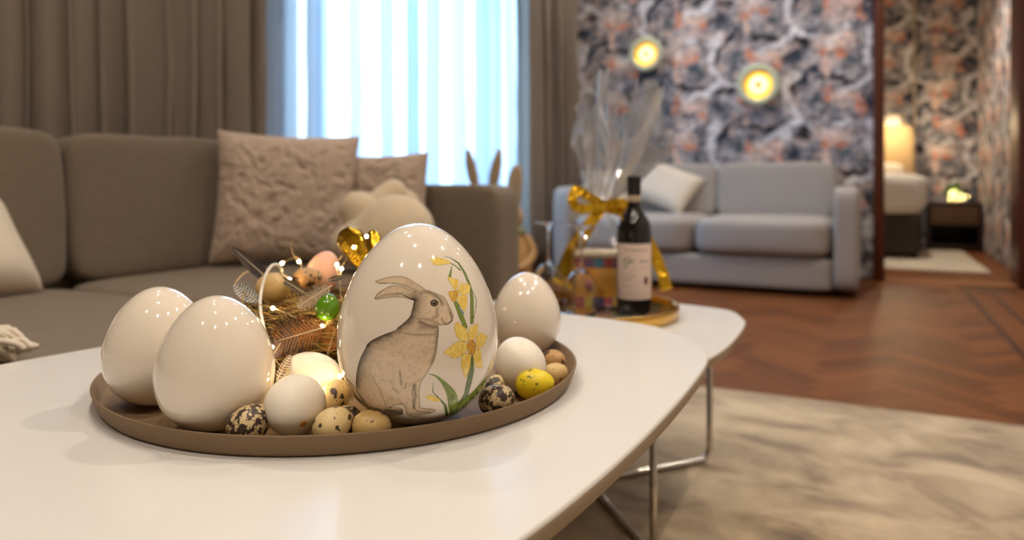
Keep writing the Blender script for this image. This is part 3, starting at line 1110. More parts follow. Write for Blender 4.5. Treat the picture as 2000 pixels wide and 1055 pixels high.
# ---- plain and speckled eggs
def place_egg(name, px, cy, r, L, d, axis, m, label, cat, group=None, k=0.12, seg=40, dz=0.0):
    """egg of radius r and length L lying on the tray, long axis given in room coordinates"""
    ax = Vector(axis).normalized()
    q = Vector((0, 0, 1)).rotation_difference(ax)
    for dd in [0] + [q * s_ for q in np.arange(0.002, 0.12, 0.002) for s_ in (1, -1)]:     # keep clear of the rim
        x = (px - 1000) / FPX * (d + dd)
        if math.hypot(CS * x - SN * (d + dd) - TX, SN * x + CS * (d + dd) - TY) + 0.9 * r < 0.2625:
            d += dd
            break
    me = egg_mesh(name, r, L, k, 28, seg)
    me.transform(Matrix.Translation((0, 0, -L / 2)))
    me.transform(q.to_matrix().to_4x4())
    zmin = min(v.co.z for v in me.vertices)
    me.transform(Matrix.Translation((0, 0, -zmin)))
    o = link(name, me, None, m, (CS * x - SN * d, SN * x + CS * d, ZT + dz))
    return tag(o, label, cat, group)


g1 = place_egg('goose_egg', 575, 797, 0.0268, 0.068, 0.640, (0.42, -0.75, 0.22), M_SHELL, 'white blown egg with a small amber hole, beside the speckled quail eggs', 'egg')
place_egg('goose_egg', 606, 738, 0.0255, 0.066, 0.742, (0.9, 0.28, 0.12), M_SHELL, 'cream egg lying on its side against the straw nest, lit by fairy lights', 'egg')
place_egg('goose_egg', 1014, 718, 0.0280, 0.062, 0.782, (-0.6, 0.5, 0.55), M_SHELL, 'plain cream egg between the painted egg and the yellow dyed egg', 'egg')
# blow hole on the first egg
from mathutils.bvhtree import BVHTree
bv = BVHTree.FromPolygons([v.co[:] for v in g1.data.vertices], [p.vertices[:] for p in g1.data.polygons])
o0 = Vector((0, 0, CAM_H)) - g1.location
hit, hn, _i, _d = bv.ray_cast(o0, (at(593, 828, 1.0) - Vector((0, 0, CAM_H))).normalized())
hole = link('blow_hole', lathe('blow_hole', [(0, 0.0002), (0.0014, 0.0003), (0.0024, 0.0006), (0.0030, 0.0004), (0.0034, -0.0006)], 20), g1, mat('amber_hole', (206, 142, 70), 0.5, var=0.1, vs=200))
if hit is not None:
    hole.location = hit
    hole.rotation_euler = Vector((0, 0, 1)).rotation_difference(hn).to_euler()
hole['label'] = 'small amber-rimmed hole in the shell'


def quail_mat(name, base, spot, thr, scale, spot2=None):
    m = bpy.data.materials.new(name)
    m.use_nodes = True
    N, L = m.node_tree.nodes, m.node_tree.links
    b = N['Principled BSDF']
    b.inputs['Roughness'].default_value = 0.42
    tc = N.new('ShaderNodeTexCoord')
    oi = N.new('ShaderNodeObjectInfo')
    ad = N.new('ShaderNodeVectorMath')
    sc = N.new('ShaderNodeVectorMath')
    sc.operation = 'SCALE'
    L.new(oi.outputs['Location'], sc.inputs[0])
    sc.inputs['Scale'].default_value = 9.0
    L.new(tc.outputs['Object'], ad.inputs[0])
    L.new(sc.outputs[0], ad.inputs[1])

    def layer(scl, th, w, det):
        n = N.new('ShaderNodeTexNoise')
        n.inputs['Scale'].default_value = scl
        n.inputs['Detail'].default_value = det
        L.new(ad.outputs[0], n.inputs['Vector'])
        r = N.new('ShaderNodeMapRange')
        r.inputs['From Min'].default_value = th
        r.inputs['From Max'].default_value = th + w
        L.new(n.outputs['Fac'], r.inputs['Value'])
        return r.outputs[0]
    big = layer(scale, thr, 0.025, 3)
    small = layer(scale * 4.2, thr + 0.07, 0.03, 2)
    mx = N.new('ShaderNodeMath')
    mx.operation = 'MAXIMUM'
    L.new(big, mx.inputs[0])
    L.new(small, mx.inputs[1])
    c1 = N.new('ShaderNodeMix')
    c1.data_type = 'RGBA'
    c1.inputs['A'].default_value = (*lin(base), 1)
    c1.inputs['B'].default_value = (*lin(spot), 1)
    L.new(mx.outputs[0], c1.inputs['Factor'])
    L.new(c1.outputs['Result'], b.inputs['Base Color'])
    return m


Q_LIGHT = quail_mat('quail_shell_cream', (214, 190, 138), (66, 52, 46), 0.60, 85)
Q_DARK = quail_mat('quail_shell_mottled', (208, 184, 138), (58, 42, 32), 0.505, 150)
Q_PLAIN = quail_mat('quail_shell_sandy', (212, 180, 120), (96, 74, 50), 0.665, 150)
Q_BROWN = quail_mat('quail_shell_brown', (188, 144, 92), (74, 52, 38), 0.56, 70)
Q_INK = quail_mat('quail_shell_inky', (196, 160, 104), (62, 50, 48), 0.47, 55)
Q_YEL = quail_mat('quail_shell_dyed_yellow', (232, 206, 30), (110, 110, 24), 0.62, 110)
QG = 'quail eggs scattered in the tray'
place_egg('quail_egg', 488, 846, 0.0163, 0.040, 0.604, (0.5, 0.8, 0.5), Q_DARK, 'densely dark-mottled quail egg against the twin white glazed egg', 'egg', QG)
place_egg('quail_egg', 650, 843, 0.0152, 0.036, 0.606, (0.3, 0.85, 0.45), Q_LIGHT, 'cream quail egg with large grey blotches, between the blown egg and a sandy one', 'egg', QG)
place_egg('quail_egg', 726, 833, 0.0136, 0.035, 0.618, (0.9, 0.3, 0.05), Q_PLAIN, 'sandy finely freckled quail egg in front of the painted hare', 'egg', QG)
place_egg('quail_egg', 653, 782, 0.0148, 0.036, 0.700, (0.2, 0.5, 0.85), Q_LIGHT, 'black-spotted yellowish quail egg upright behind the inky one', 'egg', QG)
place_egg('quail_egg', 679, 806, 0.0118, 0.030, 0.652, (0.9, -0.2, 0.3), Q_INK, 'small inky-blotched quail egg tucked behind the cream one', 'egg', QG)
place_egg('quail_egg', 970, 788, 0.0150, 0.036, 0.690, (0.8, 0.5, 0.35), Q_DARK, 'brown-flecked quail egg at the foot of the painted egg, under the daffodils', 'egg', QG)
place_egg('quail_egg', 965, 757, 0.0110, 0.028, 0.748, (0.2, 0.6, 0.8), Q_LIGHT, 'small pale quail egg squeezed behind the brown-flecked one', 'egg', QG)
place_egg('quail_egg', 1084, 728, 0.0122, 0.030, 0.800, (0.7, 0.6, 0.3), Q_PLAIN, 'plain sandy quail egg at the tray rim beside the yellow egg', 'egg', QG)
place_egg('quail_egg', 1093, 709, 0.0146, 0.037, 0.846, (0.8, -0.5, 0.4), Q_BROWN, 'brown-patched quail egg at the tray rim beside the lone white glazed egg', 'egg', QG)
place_egg('dyed_egg', 1045, 757, 0.0158, 0.041, 0.737, (0.85, 0.45, 0.1), Q_YEL, 'bright yellow dyed quail egg by the tray rim', 'egg')
place_egg('dyed_egg', 204, 742, 0.0150, 0.036, 0.790, (0.3, 0.2, 0.9), Q_YEL, 'yellow dyed quail egg peeping out behind the twin white glazed eggs', 'egg')

# ---- straw nest (about 21 cm across, 9 cm high)
NX, NY = -0.612, 0.700
nest = thing('nest', 'round nest of golden straw and moss in the tray', 'nest', (NX, NY, ZT))
pr = [(0, 0.078), (0.03, 0.078), (0.055, 0.082), (0.072, 0.092), (0.088, 0.094), (0.102, 0.082), (0.112, 0.055), (0.114, 0.025), (0.105, 0.0), (0, 0.0)]
me = lathe('moss_core', pr, 64)
P = np.array([v.co[:] for v in me.vertices])
d = (fbm(P[:, 0] * 60, P[:, 1] * 60, P[:, 2] * 60, 3) - 0.5) * 0.016
rad = np.hypot(P[:, 0], P[:, 1]) + 1e-6
P[:, 0] *= 1 + d / rad
P[:, 1] *= 1 + d / rad
P[:, 2] = np.maximum(P[:, 2] + np.where(P[:, 2] > 0.01, d, 0), 0)
me.vertices.foreach_set('co', P.ravel())
link('moss_core', me, nest, mat('dark_moss', (78, 58, 26), 1.0, var=0.5, vs=60, bump=0.8, bs=180))
V, F, Cc = [], [], []
pal = [lin(c) for c in ((196, 160, 82), (168, 128, 56), (140, 102, 44), (120, 112, 48), (150, 96, 40), (206, 178, 110), (96, 70, 34))]
for i in range(3600):
    t = random.random()
    # start anywhere on the outer shell of the nest
    seg_ = random.random()
    if seg_ < 0.55:
        z = random.uniform(0.006, 0.09)
        r_ = 0.112 - 0.35 * max(0, z - 0.06)
    else:
        r_ = random.uniform(0.03, 0.105)
        z = 0.082 + 0.012 * math.exp(-((r_ - 0.085) / 0.02) ** 2)
    a = random.uniform(0, 2 * PI)
    L_ = random.uniform(0.012, 0.05)
    da = random.choice((-1, 1)) * L_ / max(r_, 0.04)
    dz = random.gauss(0, 0.012)
    dr_ = random.gauss(0, 0.008)
    lift = random.uniform(0.0, 0.007) + (0.010 * random.random() if random.random() < 0.15 else 0)
    col = pal[random.randrange(len(pal))]
    wr_ = random.uniform(0.00028, 0.0006)
    base_i = len(V)
    n = 5
    for k in range(n):
        s_ = k / (n - 1)
        rr = r_ + dr_ * s_ + lift * math.sin(PI * s_) + 0.003
        aa = a + da * s_
        zz = max(0.002, z + dz * s_ + lift * 0.7 * math.sin(PI * s_) * (1 if seg_ >= 0.55 else 0.2) + 0.002)
        c0 = Vector((rr * math.cos(aa), rr * math.sin(aa), zz))
        ra = Vector((math.cos(aa), math.sin(aa), 0))
        for q in range(3):
            th = 2 * PI * q / 3
            V.append(c0 + (ra * math.cos(th) + Vector((0, 0, 1)) * math.sin(th)) * wr_)
            Cc.append(col)
    for k in range(n - 1):
        for q in range(3):
            q2 = (q + 1) % 3
            F.append((base_i + k * 3 + q, base_i + k * 3 + q2, base_i + k * 3 + 3 + q2, base_i + k * 3 + 3 + q))
o = struct(link('straw', mesh('straw', V, F, True, np.array(Cc)), nest, mat('dry_straw', (190, 150, 80), 0.7, attr='Col')), 'stuff')

for o in nest.children:
    o.data.transform(Matrix.Diagonal((0.93, 0.93, 0.84, 1)))


def free_egg(name, px, py, d, r, L, axis, m, label, group=None):
    ax = Vector(axis).normalized()
    q = Vector((0, 0, 1)).rotation_difference(ax)
    me = egg_mesh(name, r, L, 0.12, 26, 36)
    me.transform(Matrix.Translation((0, 0, -L / 2)))
    me.transform(q.to_matrix().to_4x4())
    return tag(link(name, me, None, m, at(px, py, d)), label, 'egg', group)


free_egg('nest_egg', 535, 562, 0.865, 0.0185, 0.045, (0.8, 0.2, 0.3), Q_PLAIN, 'sandy golden quail egg in the nest beside the white cable loop')
free_egg('nest_egg', 600, 546, 0.890, 0.0155, 0.036, (0.7, 0.5, 0.2), Q_BROWN, 'brown-speckled quail egg in the nest next to the pink egg')
free_egg('nest_egg', 631, 532, 0.955, 0.0225, 0.058, (0.2, 0.2, 0.9), mat('pink_egg_shell', (232, 182, 158), 0.45, var=0.04, vs=40), 'pale pink egg standing in the nest')
free_egg('nest_egg', 640, 600, 0.778, 0.0132, 0.029, (0.1, 0.2, 0.9), mat('green_glossy_egg', (88, 140, 22), 0.15, var=0.2, vs=60, coat=0.5), 'glossy green egg on the nest rim beside the painted egg')


# ---- feathers
def feather(name, base, tip, w, label, c1, c2, freq=40, bend=0.0, up=(0, 0, 1), fuzzy=0.0, seed=1):
    base, tip = Vector(base), Vector(tip)
    ax = tip - base
    L_ = ax.length
    t_ = ax.normalized()
    up = Vector((0, 0, CAM_H)) - base      # the vane lies open to the room
    sd = t_.cross(Vector(up)).normalized()
    nn = sd.cross(t_)
    root = thing(name, label, 'feather', base)
    n, mcols = 60, 9
    V, F, Cc = [], [], []
    r_ = random.Random(seed)
    for side in (-1, 1):
        off = len(V)
        for i in range(n):
            s_ = i / (n - 1)
            wd_ = w * (math.sin(PI * min(1, s_ * 0.93 + 0.05)) ** 0.6) * (1 - 0.45 * s_) * (1 + r_.uniform(-1, 1) * fuzzy)
            for k in range(mcols):
                u_ = k / (mcols - 1)
                p = ax * min(1.0, (s_ + u_ * wd_ / L_ * 0.6)) + sd * side * wd_ * u_ + nn * (bend * math.sin(PI * s_) + 0.25 * wd_ * u_ * u_ * (1 if fuzzy == 0 else r_.uniform(-1, 1)))
                V.append(p)
                on = math.sin(freq * s_ + 3 * side + 2.0 * u_ + r_.uniform(-0.7, 0.7)) > 0.15
                cc = c2 if on else c1
                Cc.append(tuple(v * r_.uniform(0.75, 1.2) for v in lin(cc)))
        for i in range(n - 1):
            if i % 4 or fuzzy == 0:
                for k in range(mcols - 1):
                    F.append((off + i * mcols + k, off + (i + 1) * mcols + k, off + (i + 1) * mcols + k + 1, off + i * mcols + k + 1))
    link('vane', mesh('vane', V, F, True, np.array(Cc)), root, mat('feather_vane', (120, 100, 80), 0.8, attr='Col', sheen=0.2))
    sp = [ax * s_ + nn * bend * math.sin(PI * s_) for s_ in np.linspace(-0.05, 0.97, 12)]
    link('shaft', tube('shaft', sp, [0.0007 * (1 - 0.8 * i / 11) + 0.0001 for i in range(12)], 6), root, mat('feather_shaft', (214, 196, 166), 0.5, var=0.05, vs=60))
    return root


feather('feather', at(536, 556, 0.87), at(455, 484, 0.93), 0.010, 'long dark brown feather sticking up out of the nest', (64, 44, 32), (40, 28, 22), 10)
feather('feather', at(598, 575, 0.84), at(541, 538, 0.86), 0.006, 'dark barred feather lying across the golden nest egg', (120, 104, 84), (46, 36, 30), 70)
feather('feather', at(505, 590, 0.84), at(458, 556, 0.86), 0.011, 'black and white spotted feather at the outer edge of the nest', (214, 210, 204), (36, 36, 40), 60, seed=4)
feather('feather', at(632, 640, 0.765), at(535, 668, 0.745), 0.030, 'fluffy rusty brown feather on the front of the nest', (150, 98, 52), (112, 84, 66), 6, bend=0.006, fuzzy=0.35, seed=5)
feather('feather', at(645, 560, 0.83), at(580, 600, 0.79), 0.012, 'downy grey feather below the brown-speckled nest egg', (176, 160, 142), (146, 126, 108), 6, fuzzy=0.45, seed=6)
feather('feather', at(530, 700, 0.735), at(566, 640, 0.755), 0.016, 'grey-brown downy feather drooping in front of the straw', (124, 106, 96), (92, 76, 66), 7, fuzzy=0.4, seed=7)
feather('feather', at(541, 742, 0.700), at(567, 694, 0.735), 0.0055, 'brown and cream barred feather beside the cream lying egg', (196, 178, 150), (72, 54, 42), 60, seed=8)
feather('feather', at(640, 548, 0.86), at(672, 540, 0.86), 0.0045, 'small grey feather pointing at the painted egg above the green egg', (120, 112, 102), (96, 88, 80), 12, seed=9)
feather('feather', at(640, 690, 0.79), at(655, 640, 0.80), 0.018, 'ginger feather between the straw and the painted egg', (164, 104, 48), (138, 84, 40), 6, fuzzy=0.3, seed=10)

# ---- fairy light string
fl = thing('fairy_lights', 'thin copper wire string of tiny warm lights winding through the nest', 'fairy lights', (NX, NY, ZT))
inv = Vector((NX, NY, ZT))


def wire(P, r=0.0005):
    link('wire', tube('wire', [p - inv for p in smoothpath([at(*p) for p in P], 8)], r, 6), fl, M_WIRE)


wire([(484, 604, 0.80), (495, 596, 0.80), (515, 596, 0.795), (533, 602, 0.79), (560, 612, 0.785), (590, 626, 0.78), (610, 630, 0.775), (629, 637, 0.77), (650, 630, 0.775)])
wire([(498, 610, 0.77), (520, 648, 0.74), (531, 678, 0.722), (538, 703, 0.715), (552, 718, 0.712), (565, 724, 0.715)])
wire([(498, 560, 0.92), (520, 525, 0.94), (551, 514, 0.93), (575, 503, 0.93), (586, 508, 0.93), (590, 530, 0.92)])
wire([(573, 466, 0.94), (568, 480, 0.94), (574, 500, 0.935), (584, 512, 0.93)])
wire([(682, 490, 0.91), (676, 508, 0.905), (667, 524, 0.90), (664, 560, 0.86), (668, 590, 0.83)])
wire([(668, 500, 0.92), (658, 517, 0.915), (662, 545, 0.88)])
wire([(458, 556, 0.89), (475, 535, 0.91), (490, 530, 0.92)], 0.0007)
bulb = bpy.data.meshes.new('bulb')
bm = bmesh.new()
bmesh.ops.create_uvsphere(bm, u_segments=10, v_segments=8, radius=0.0021)
bm.to_mesh(bulb)
bm.free()
bulb.materials.append(M_BULB)
bulb.polygons.foreach_set('use_smooth', [True] * len(bulb.polygons))
for p in ((551, 514, 0.928), (584, 511, 0.928), (565, 546, 0.862), (658, 517, 0.91), (667, 525, 0.895), (533, 602, 0.786), (531, 678, 0.72), (629, 637, 0.766), (634, 622, 0.79),
          (621, 752, 0.700), (664, 735, 0.715), (612, 752, 0.690), (716, 462, 0.79), (691, 483, 0.785), (520, 690, 0.74)):
    link('bulb', bulb, fl, loc=at(*p) - inv)
link('cable_loop', tube('cable_loop', [p - inv for p in smoothpath([at(*p) for p in ((550, 540, 0.87), (549, 525, 0.86), (541, 517, 0.855), (530, 520, 0.85), (519, 537, 0.84), (511, 565, 0.83), (508, 590, 0.815),
                                                                              (510, 615, 0.80), (516, 645, 0.78))], 6)], 0.0019, 10), fl, mat('clear_white_cable', (226, 222, 214), 0.25, var=0.03, vs=40))

# ---- gold foil sweet behind the painted egg
gb = at(738, 700, 0.79)
fs = thing('foil_sweet', 'gold foil wrapped sweet with a twisted two-lobed top behind the painted egg', 'sweet', (gb.x, gb.y, ZT))
me = lathe('foil_body', [(0, 0), (0.020, 0), (0.024, 0.012), (0.025, 0.05), (0.022, 0.085), (0.014, 0.105), (0.006, 0.112), (0, 0.112)], 40)
P = np.array([v.co[:] for v in me.vertices])
a = np.arctan2(P[:, 1], P[:, 0])
P[:, :2] *= (1 + 0.05 * np.sin(a * 14))[:, None]
me.vertices.foreach_set('co', P.ravel())
link('foil_body', me, fs, M_GOLD)
for tipx, tipy, dd, wv in ((673, 446, 0.80, 0.0165), (727, 450, 0.83, 0.010)):
    tp = at(tipx, tipy, dd) - fs.location
    b0 = Vector((0, 0, 0.105))
    axv = tp - b0
    pr = [(0, 0), (0.10, 0.12), (0.32, 0.3), (0.7, 0.55), (1.0, 0.78), (0.92, 0.9), (0.5, 0.985), (0, 1.0)]
    me = lathe('foil_lobe', [(r_ * wv, z_ * axv.length) for r_, z_ in pr], 24)
    P = np.array([v.co[:] for v in me.vertices])
    a = np.arctan2(P[:, 1], P[:, 0])
    P[:, :2] *= (1 + 0.09 * np.sin(a * 6 + P[:, 2] * 60))[:, None]
    P[:, 1] *= 0.6
    me.vertices.foreach_set('co', P.ravel())
    me.transform(Matrix.Translation(b0) @ Vector((0, 0, 1)).rotation_difference(axv).to_matrix().to_4x4())
    link('foil_lobe', me, fs, M_GOLD)

# ------------------------------------------------------------------ gold tray, bottle, glasses, gift on the lower table
GX, GY = -0.56, 1.5
gt = thing('gold_tray', 'round gold-rimmed mirrored tray on the lower table', 'tray', (GX, GY, T2 + 0.0003))
link('rim', lathe('rim', [(0.192, 0.0), (0.196, 0.0), (0.197, 0.026), (0.196, 0.0275), (0.1945, 0.026), (0.193, 0.004)], 96, closed=True), gt, M_BRASS)
link('mirror', lathe('mirror', [(0, 0.0), (0.192, 0.0), (0.193, 0.0042), (0, 0.0042)], 96), gt, mat('tray_mirror', (236, 234, 230), 0.06, metal=0.9, var=0.01, vs=5))
ZG = T2 + 0.0047
bt = thing('wine_bottle', 'dark red wine bottle with a cream label on the gold tray', 'bottle', (-0.472, 1.553, ZG), 0)
link('glass_body', lathe('glass_body', [(0, 0.004), (0.028, 0.0), (0.036, 0.0015), (0.0385, 0.006), (0.0385, 0.178), (0.0372, 0.192), (0.033, 0.205), (0.024, 0.219), (0.0172, 0.229), (0.0148, 0.240), (0.0142, 0.252),
                                        (0.0142, 0.294), (0, 0.294)], 64), bt, mat('dark_bottle_glass', (14, 14, 16), 0.05, var=0.1, vs=8, coat=0.5))
link('capsule', lathe('capsule', [(0.0149, 0.262), (0.0153, 0.2625), (0.0152, 0.288), (0.0158, 0.289), (0.0158, 0.301), (0.0148, 0.3035), (0, 0.3035)], 40), bt, mat('black_capsule', (20, 20, 24), 0.35, var=0.1, vs=30))
# neck band and label are curved patches turned to the room
face = math.atan2(-1.553, 0.472 + 0.10)


def patch(name, r, z0, z1, half, na, nz, fun, m):
    A = np.linspace(-half, half, na)
    Z = np.linspace(z0, z1, nz)
    AA, ZZ = np.meshgrid(A, Z, indexing='ij')
    V = np.stack([r * np.cos(face + AA), r * np.sin(face + AA), ZZ], -1).reshape(-1, 3)
    c_ = fun((AA / half).ravel(), ((ZZ - z0) / (z1 - z0)).ravel())
    return link(name, mesh(name, V, gridfaces(na, nz), True, c_), bt, m)


def label_print(u, v):
    # u -1..1 left to right, v 0..1 bottom to top
    col = np.tile(np.array(lin((226, 204, 190))), (len(u), 1))

    def ink(mask, rgb, k=1.0):
        m_ = (np.clip(mask, 0, 1) * k)[:, None]
        col[:] = col * (1 - m_) + np.array(lin(rgb))[None, :] * m_
    U = u * 0.5 + 0.5

    def text(x0, x1, y, h, rgb=(80, 66, 62), k=0.8, f=70):
        wv = (np.sin((U - x0) * f * 2.1) + 0.8 * np.sin((U - x0) * f * 3.7 + 1.3)) > -0.5
        tall = 0.65 + 0.35 * np.sin((U - x0) * f * 1.3)
        ink(((U > x0) & (U < x1) & (np.abs(v - y) < h * tall) & wv).astype(float), rgb, k)
    text(0.26, 0.80, 0.885, 0.018)
    text(0.62, 0.84, 0.685, 0.022, (60, 50, 50), 0.9, 50)
    text(0.62, 0.86, 0.57, 0.009, k=0.6)
    text(0.14, 0.50, 0.435, 0.012, k=0.65)
    text(0.22, 0.42, 0.365, 0.014, k=0.75)
    text(0.24, 0.38, 0.235, 0.014, k=0.7)
    text(0.12, 0.84, 0.09, 0.006, k=0.5)
    for cx, cy, rx, ry, an in ((0.34, 0.66, 0.10, 0.022, 0.9), (0.42, 0.69, 0.09, 0.02, 0.5), (0.26, 0.70, 0.02, 0.05, 0.2), (0.30, 0.73, 0.018, 0.04, -0.3), (0.37, 0.755, 0.016, 0.045, -0.2), (0.28, 0.585, 0.03, 0.03, 0.4),
                               (0.22, 0.66, 0.02, 0.035, 0.3)):
        dx, dy = (U - cx), (v - cy) * 1.25
        ca, sa = math.cos(an), math.sin(an)
        ink((1.0 - ((dx * ca + dy * sa) / rx) ** 2 - ((-dx * sa + dy * ca) / ry) ** 2) * 3, (92, 120, 88), 0.9)
    ink((1.0 - ((U - 0.77) / 0.07) ** 2 - ((v - 0.34) / 0.085) ** 2) * 3, (92, 34, 30), 0.95)
    return col


M_LABEL = mat('printed_paper_label', (226, 204, 190), 0.7, attr='Col')
lb = patch('label', 0.0388, 0.033, 0.155, 1.25, 130, 130, label_print, M_LABEL)
lb['label'] = 'cream paper label with a green sprig and a dark red seal'


def band_print(u, v):
    col = np.tile(np.array(lin((206, 188, 156))), (len(u), 1))
    m_ = ((np.sin(u * 30) > 0.2) & (np.abs(v - 0.5) < 0.18)) | (v < 0.1) | (v > 0.9)
    col[m_] = lin((120, 104, 84))
    return col


patch('neck_band', 0.01445, 0.242, 0.2615, 3.1, 60, 14, band_print, M_LABEL)


def wine_glass(loc, label, s=1.0):
    t = thing('wine_glass', label, 'wine glass', loc)
    # upside down: rim on the tray, foot in the air
    outer = [(0.0300, 0.0), (0.0345, 0.018), (0.0375, 0.040), (0.0370, 0.058), (0.0310, 0.078), (0.0200, 0.091), (0.0090, 0.098)]
    inner = [(r_ - 0.0011, z_ - (0.0 if i < 3 else 0.0012)) for i, (r_, z_) in enumerate(outer)]
    bowl = outer + [(0.0, 0.100)]
    prof = [(inner[0][0], 0.0)] + outer + [(0.0, 0.1005)]
    full = [(0.0, 0.0945)] + [(max(r_, 0.0), z_) for r_, z_ in reversed(inner)] + outer + [(0.0045, 0.104), (0.0036, 0.115), (0.0034, 0.172), (0.0048, 0.182)]
    full += [(0.0100, 0.1875), (0.0200, 0.1905), (0.0330, 0.1925), (0.0335, 0.1935), (0.0330, 0.1942), (0.0150, 0.1945), (0, 0.1945)]
    link('glass', lathe('glass', [(r_ * s, z_ * s) for r_, z_ in full], 56), t, M_GLASS)
    return t


wine_glass((-0.567, 1.472, ZG), 'upside-down wine glass next to the wine bottle')
wine_glass((-0.69, 1.575, ZG), 'upside-down wine glass beside the gift ribbon tail', 1.0)

# gift in cellophane
gf = thing('gift_basket', 'cellophane-wrapped colourful gift box tied with gold ribbon', 'gift', (-0.575, 1.622, ZG), 0.25)
link('box_body', box('box_body', (-0.055, -0.045, 0.0), (0.055, 0.045, 0.115), 0.003), gf, mat('orange_painted_card', (246, 150, 30), 0.5, var=0.5, vs=22, col2=(236, 186, 64)))
link('box_lid', box('box_lid', (-0.057, -0.047, 0.115), (0.057, 0.047, 0.128), 0.003), gf, mat('cream_card', (226, 208, 176), 0.6, var=0.05, vs=20))
pcol = [(118, 74, 116), (206, 92, 104), (44, 118, 150), (234, 206, 84), (170, 60, 70), (90, 90, 150)]
pm = [mat('card_patch_%s' % n_, c_, 0.5, var=0.1, vs=40) for n_, c_ in zip(('plum', 'coral', 'blue', 'yellow', 'crimson', 'violet'), pcol)]
for row, z0 in enumerate((0.002, 0.092)):
    for j in range(5):
        x0 = -0.0545 + j * 0.0219
        link('colour_patch', box('colour_patch', (x0, -0.0462, z0), (x0 + 0.0212, -0.0449, z0 + 0.021)), gf, pm[(j * 2 + row * 3 + 1) % 6])
    for j in range(4):
        y0 = -0.0445 + j * 0.0223
        link('colour_patch', box('colour_patch', (0.0549, y0, z0), (0.0562, y0 + 0.0216, z0 + 0.021)), gf, pm[(j + row * 2) % 6])
link('colour_patch', egg_mesh('colour_patch', 0.011, 0.03), gf, pm[4], (-0.02, -0.046, 0.04))

# cellophane: bag below the tie, pleated fan above it
r_ = np.random.default_rng(5)
NA = 56
ang = np.linspace(0, 2 * PI, NA, endpoint=False)
V = []
pl_ = r_.uniform(-1, 1, NA)
rows = [(0.0, 0.064, 0.0), (0.03, 0.068, 0.03), (0.125, 0.066, 0.05), (0.16, 0.055, 0.10), (0.19, 0.038, 0.2), (0.215, 0.020, 0.25), (0.232, 0.012, 0.2)]
for z, rr, am in rows:
    sq = (np.abs(np.cos(ang)) ** 6 + np.abs(np.sin(ang)) ** 6) ** (-1 / 6) if z < 0.14 else np.ones(NA)
    rad = rr * sq * (1 + am * np.sin(ang * 13 + pl_ * 0.8))
    V.append(np.stack([rad * np.cos(ang) * 1.0, rad * np.sin(ang) * 0.85, np.full(NA, z)], -1))
top = 0.16 + 0.14 * np.abs(np.sin(ang * 2.0 + 0.4)) ** 2 + 0.05 * r_.uniform(-1, 1, NA)
for k in range(1, 11):
    w = k / 10
    rad = (0.012 + 0.076 * w ** 0.75) * (1 + 0.45 * np.sin(ang * 9 + pl_ * 0.9 + w * 1.2) * w)
    rad = rad * (1 + 0.12 * w * np.cos(ang - 2.6))
    V.append(np.stack([rad * np.cos(ang) + 0.062 * w, rad * np.sin(ang) * 0.9, 0.232 + top * w + 0.01 * r_.uniform(-1, 1, NA) * w], -1))


def film(name, rows_, m):
    Vv_ = np.concatenate(rows_)
    F_ = []
    for i in range(len(rows_) - 1):
        for k in range(NA):
            k2 = (k + 1) % NA
            F_.append((i * NA + k, i * NA + k2, (i + 1) * NA + k2, (i + 1) * NA + k))
    link(name, mesh(name, Vv_, F_, False), gf, m)


film('cellophane_bag', V[:len(rows)], sheet_mat('cellophane_film', (235, 242, 255), 0.985, 0.3, gloss=0.07, grough=0.05))
film('cellophane_fan', V[len(rows) - 1:], sheet_mat('cellophane_film_gathered', (205, 228, 255), 0.88, 0.5, gloss=0.42, grough=0.18))
# ribbon
ri = gf.matrix_world
gl = Vector((-0.575, 1.622, ZG))
Rz = Matrix.Rotation(-0.25, 3, 'Z')


def L_(px, py, d):
    return Rz @ (at(px, py, d) - gl)


link('ribbon_band', lathe('ribbon_band', [(0.0135, 0.222), (0.021, 0.226), (0.023, 0.235), (0.019, 0.243), (0.013, 0.246)], 24, closed=True), gf, M_GOLD)
viewup = Rz @ Vector((SN, -CS, 0.25))
link('ribbon_loop', ribbon_strip('ribbon_loop', [L_(1182, 402, 1.66), (L_(1150, 385, 1.64)), L_(1126, 372, 1.63), L_(1118, 392, 1.62), L_(1135, 408, 1.63), L_(1180, 404, 1.65)], 0.022, viewup, 8, crinkle=0.002, seed=3), gf, M_GOLD)
link('ribbon_loop', ribbon_strip('ribbon_loop', [L_(1184, 402, 1.66), L_(1205, 396, 1.65), L_(1226, 402, 1.66), L_(1222, 414, 1.67), L_(1186, 406, 1.67)], 0.022, viewup, 8, crinkle=0.002, seed=4), gf, M_GOLD)
link('ribbon_tail', ribbon_strip('ribbon_tail', [L_(1180, 405, 1.65), L_(1150, 440, 1.66), L_(1118, 495, 1.75), L_(1096, 556, 1.80)], lambda t: 0.018 + 0.032 * t, viewup, 8, crinkle=0.0022, seed=5), gf, M_GOLD)
link('ribbon_tail', ribbon_strip('ribbon_tail', [L_(1190, 405, 1.67), L_(1225, 420, 1.70), L_(1262, 465, 1.70), L_(1288, 520, 1.69), L_(1302, 566, 1.68)], 0.028, viewup, 8, crinkle=0.0022, seed=6), gf, M_GOLD)

# ------------------------------------------------------------------ taupe corner sofa
s1 = thing('sofa', 'taupe fabric sofa with loose back cushions under the window', 'sofa', (-1.55, 0.8, 0.0))
so = Vector((-1.55, 0.8, 0))


def part(root, off, name, cx, cy, cz, sx, sy, sz, m, rot=None, **kw):
    return link(name, softbox(name, sx, sy, sz, **kw), root, m, Vector((cx, cy, cz)) - off, rot)


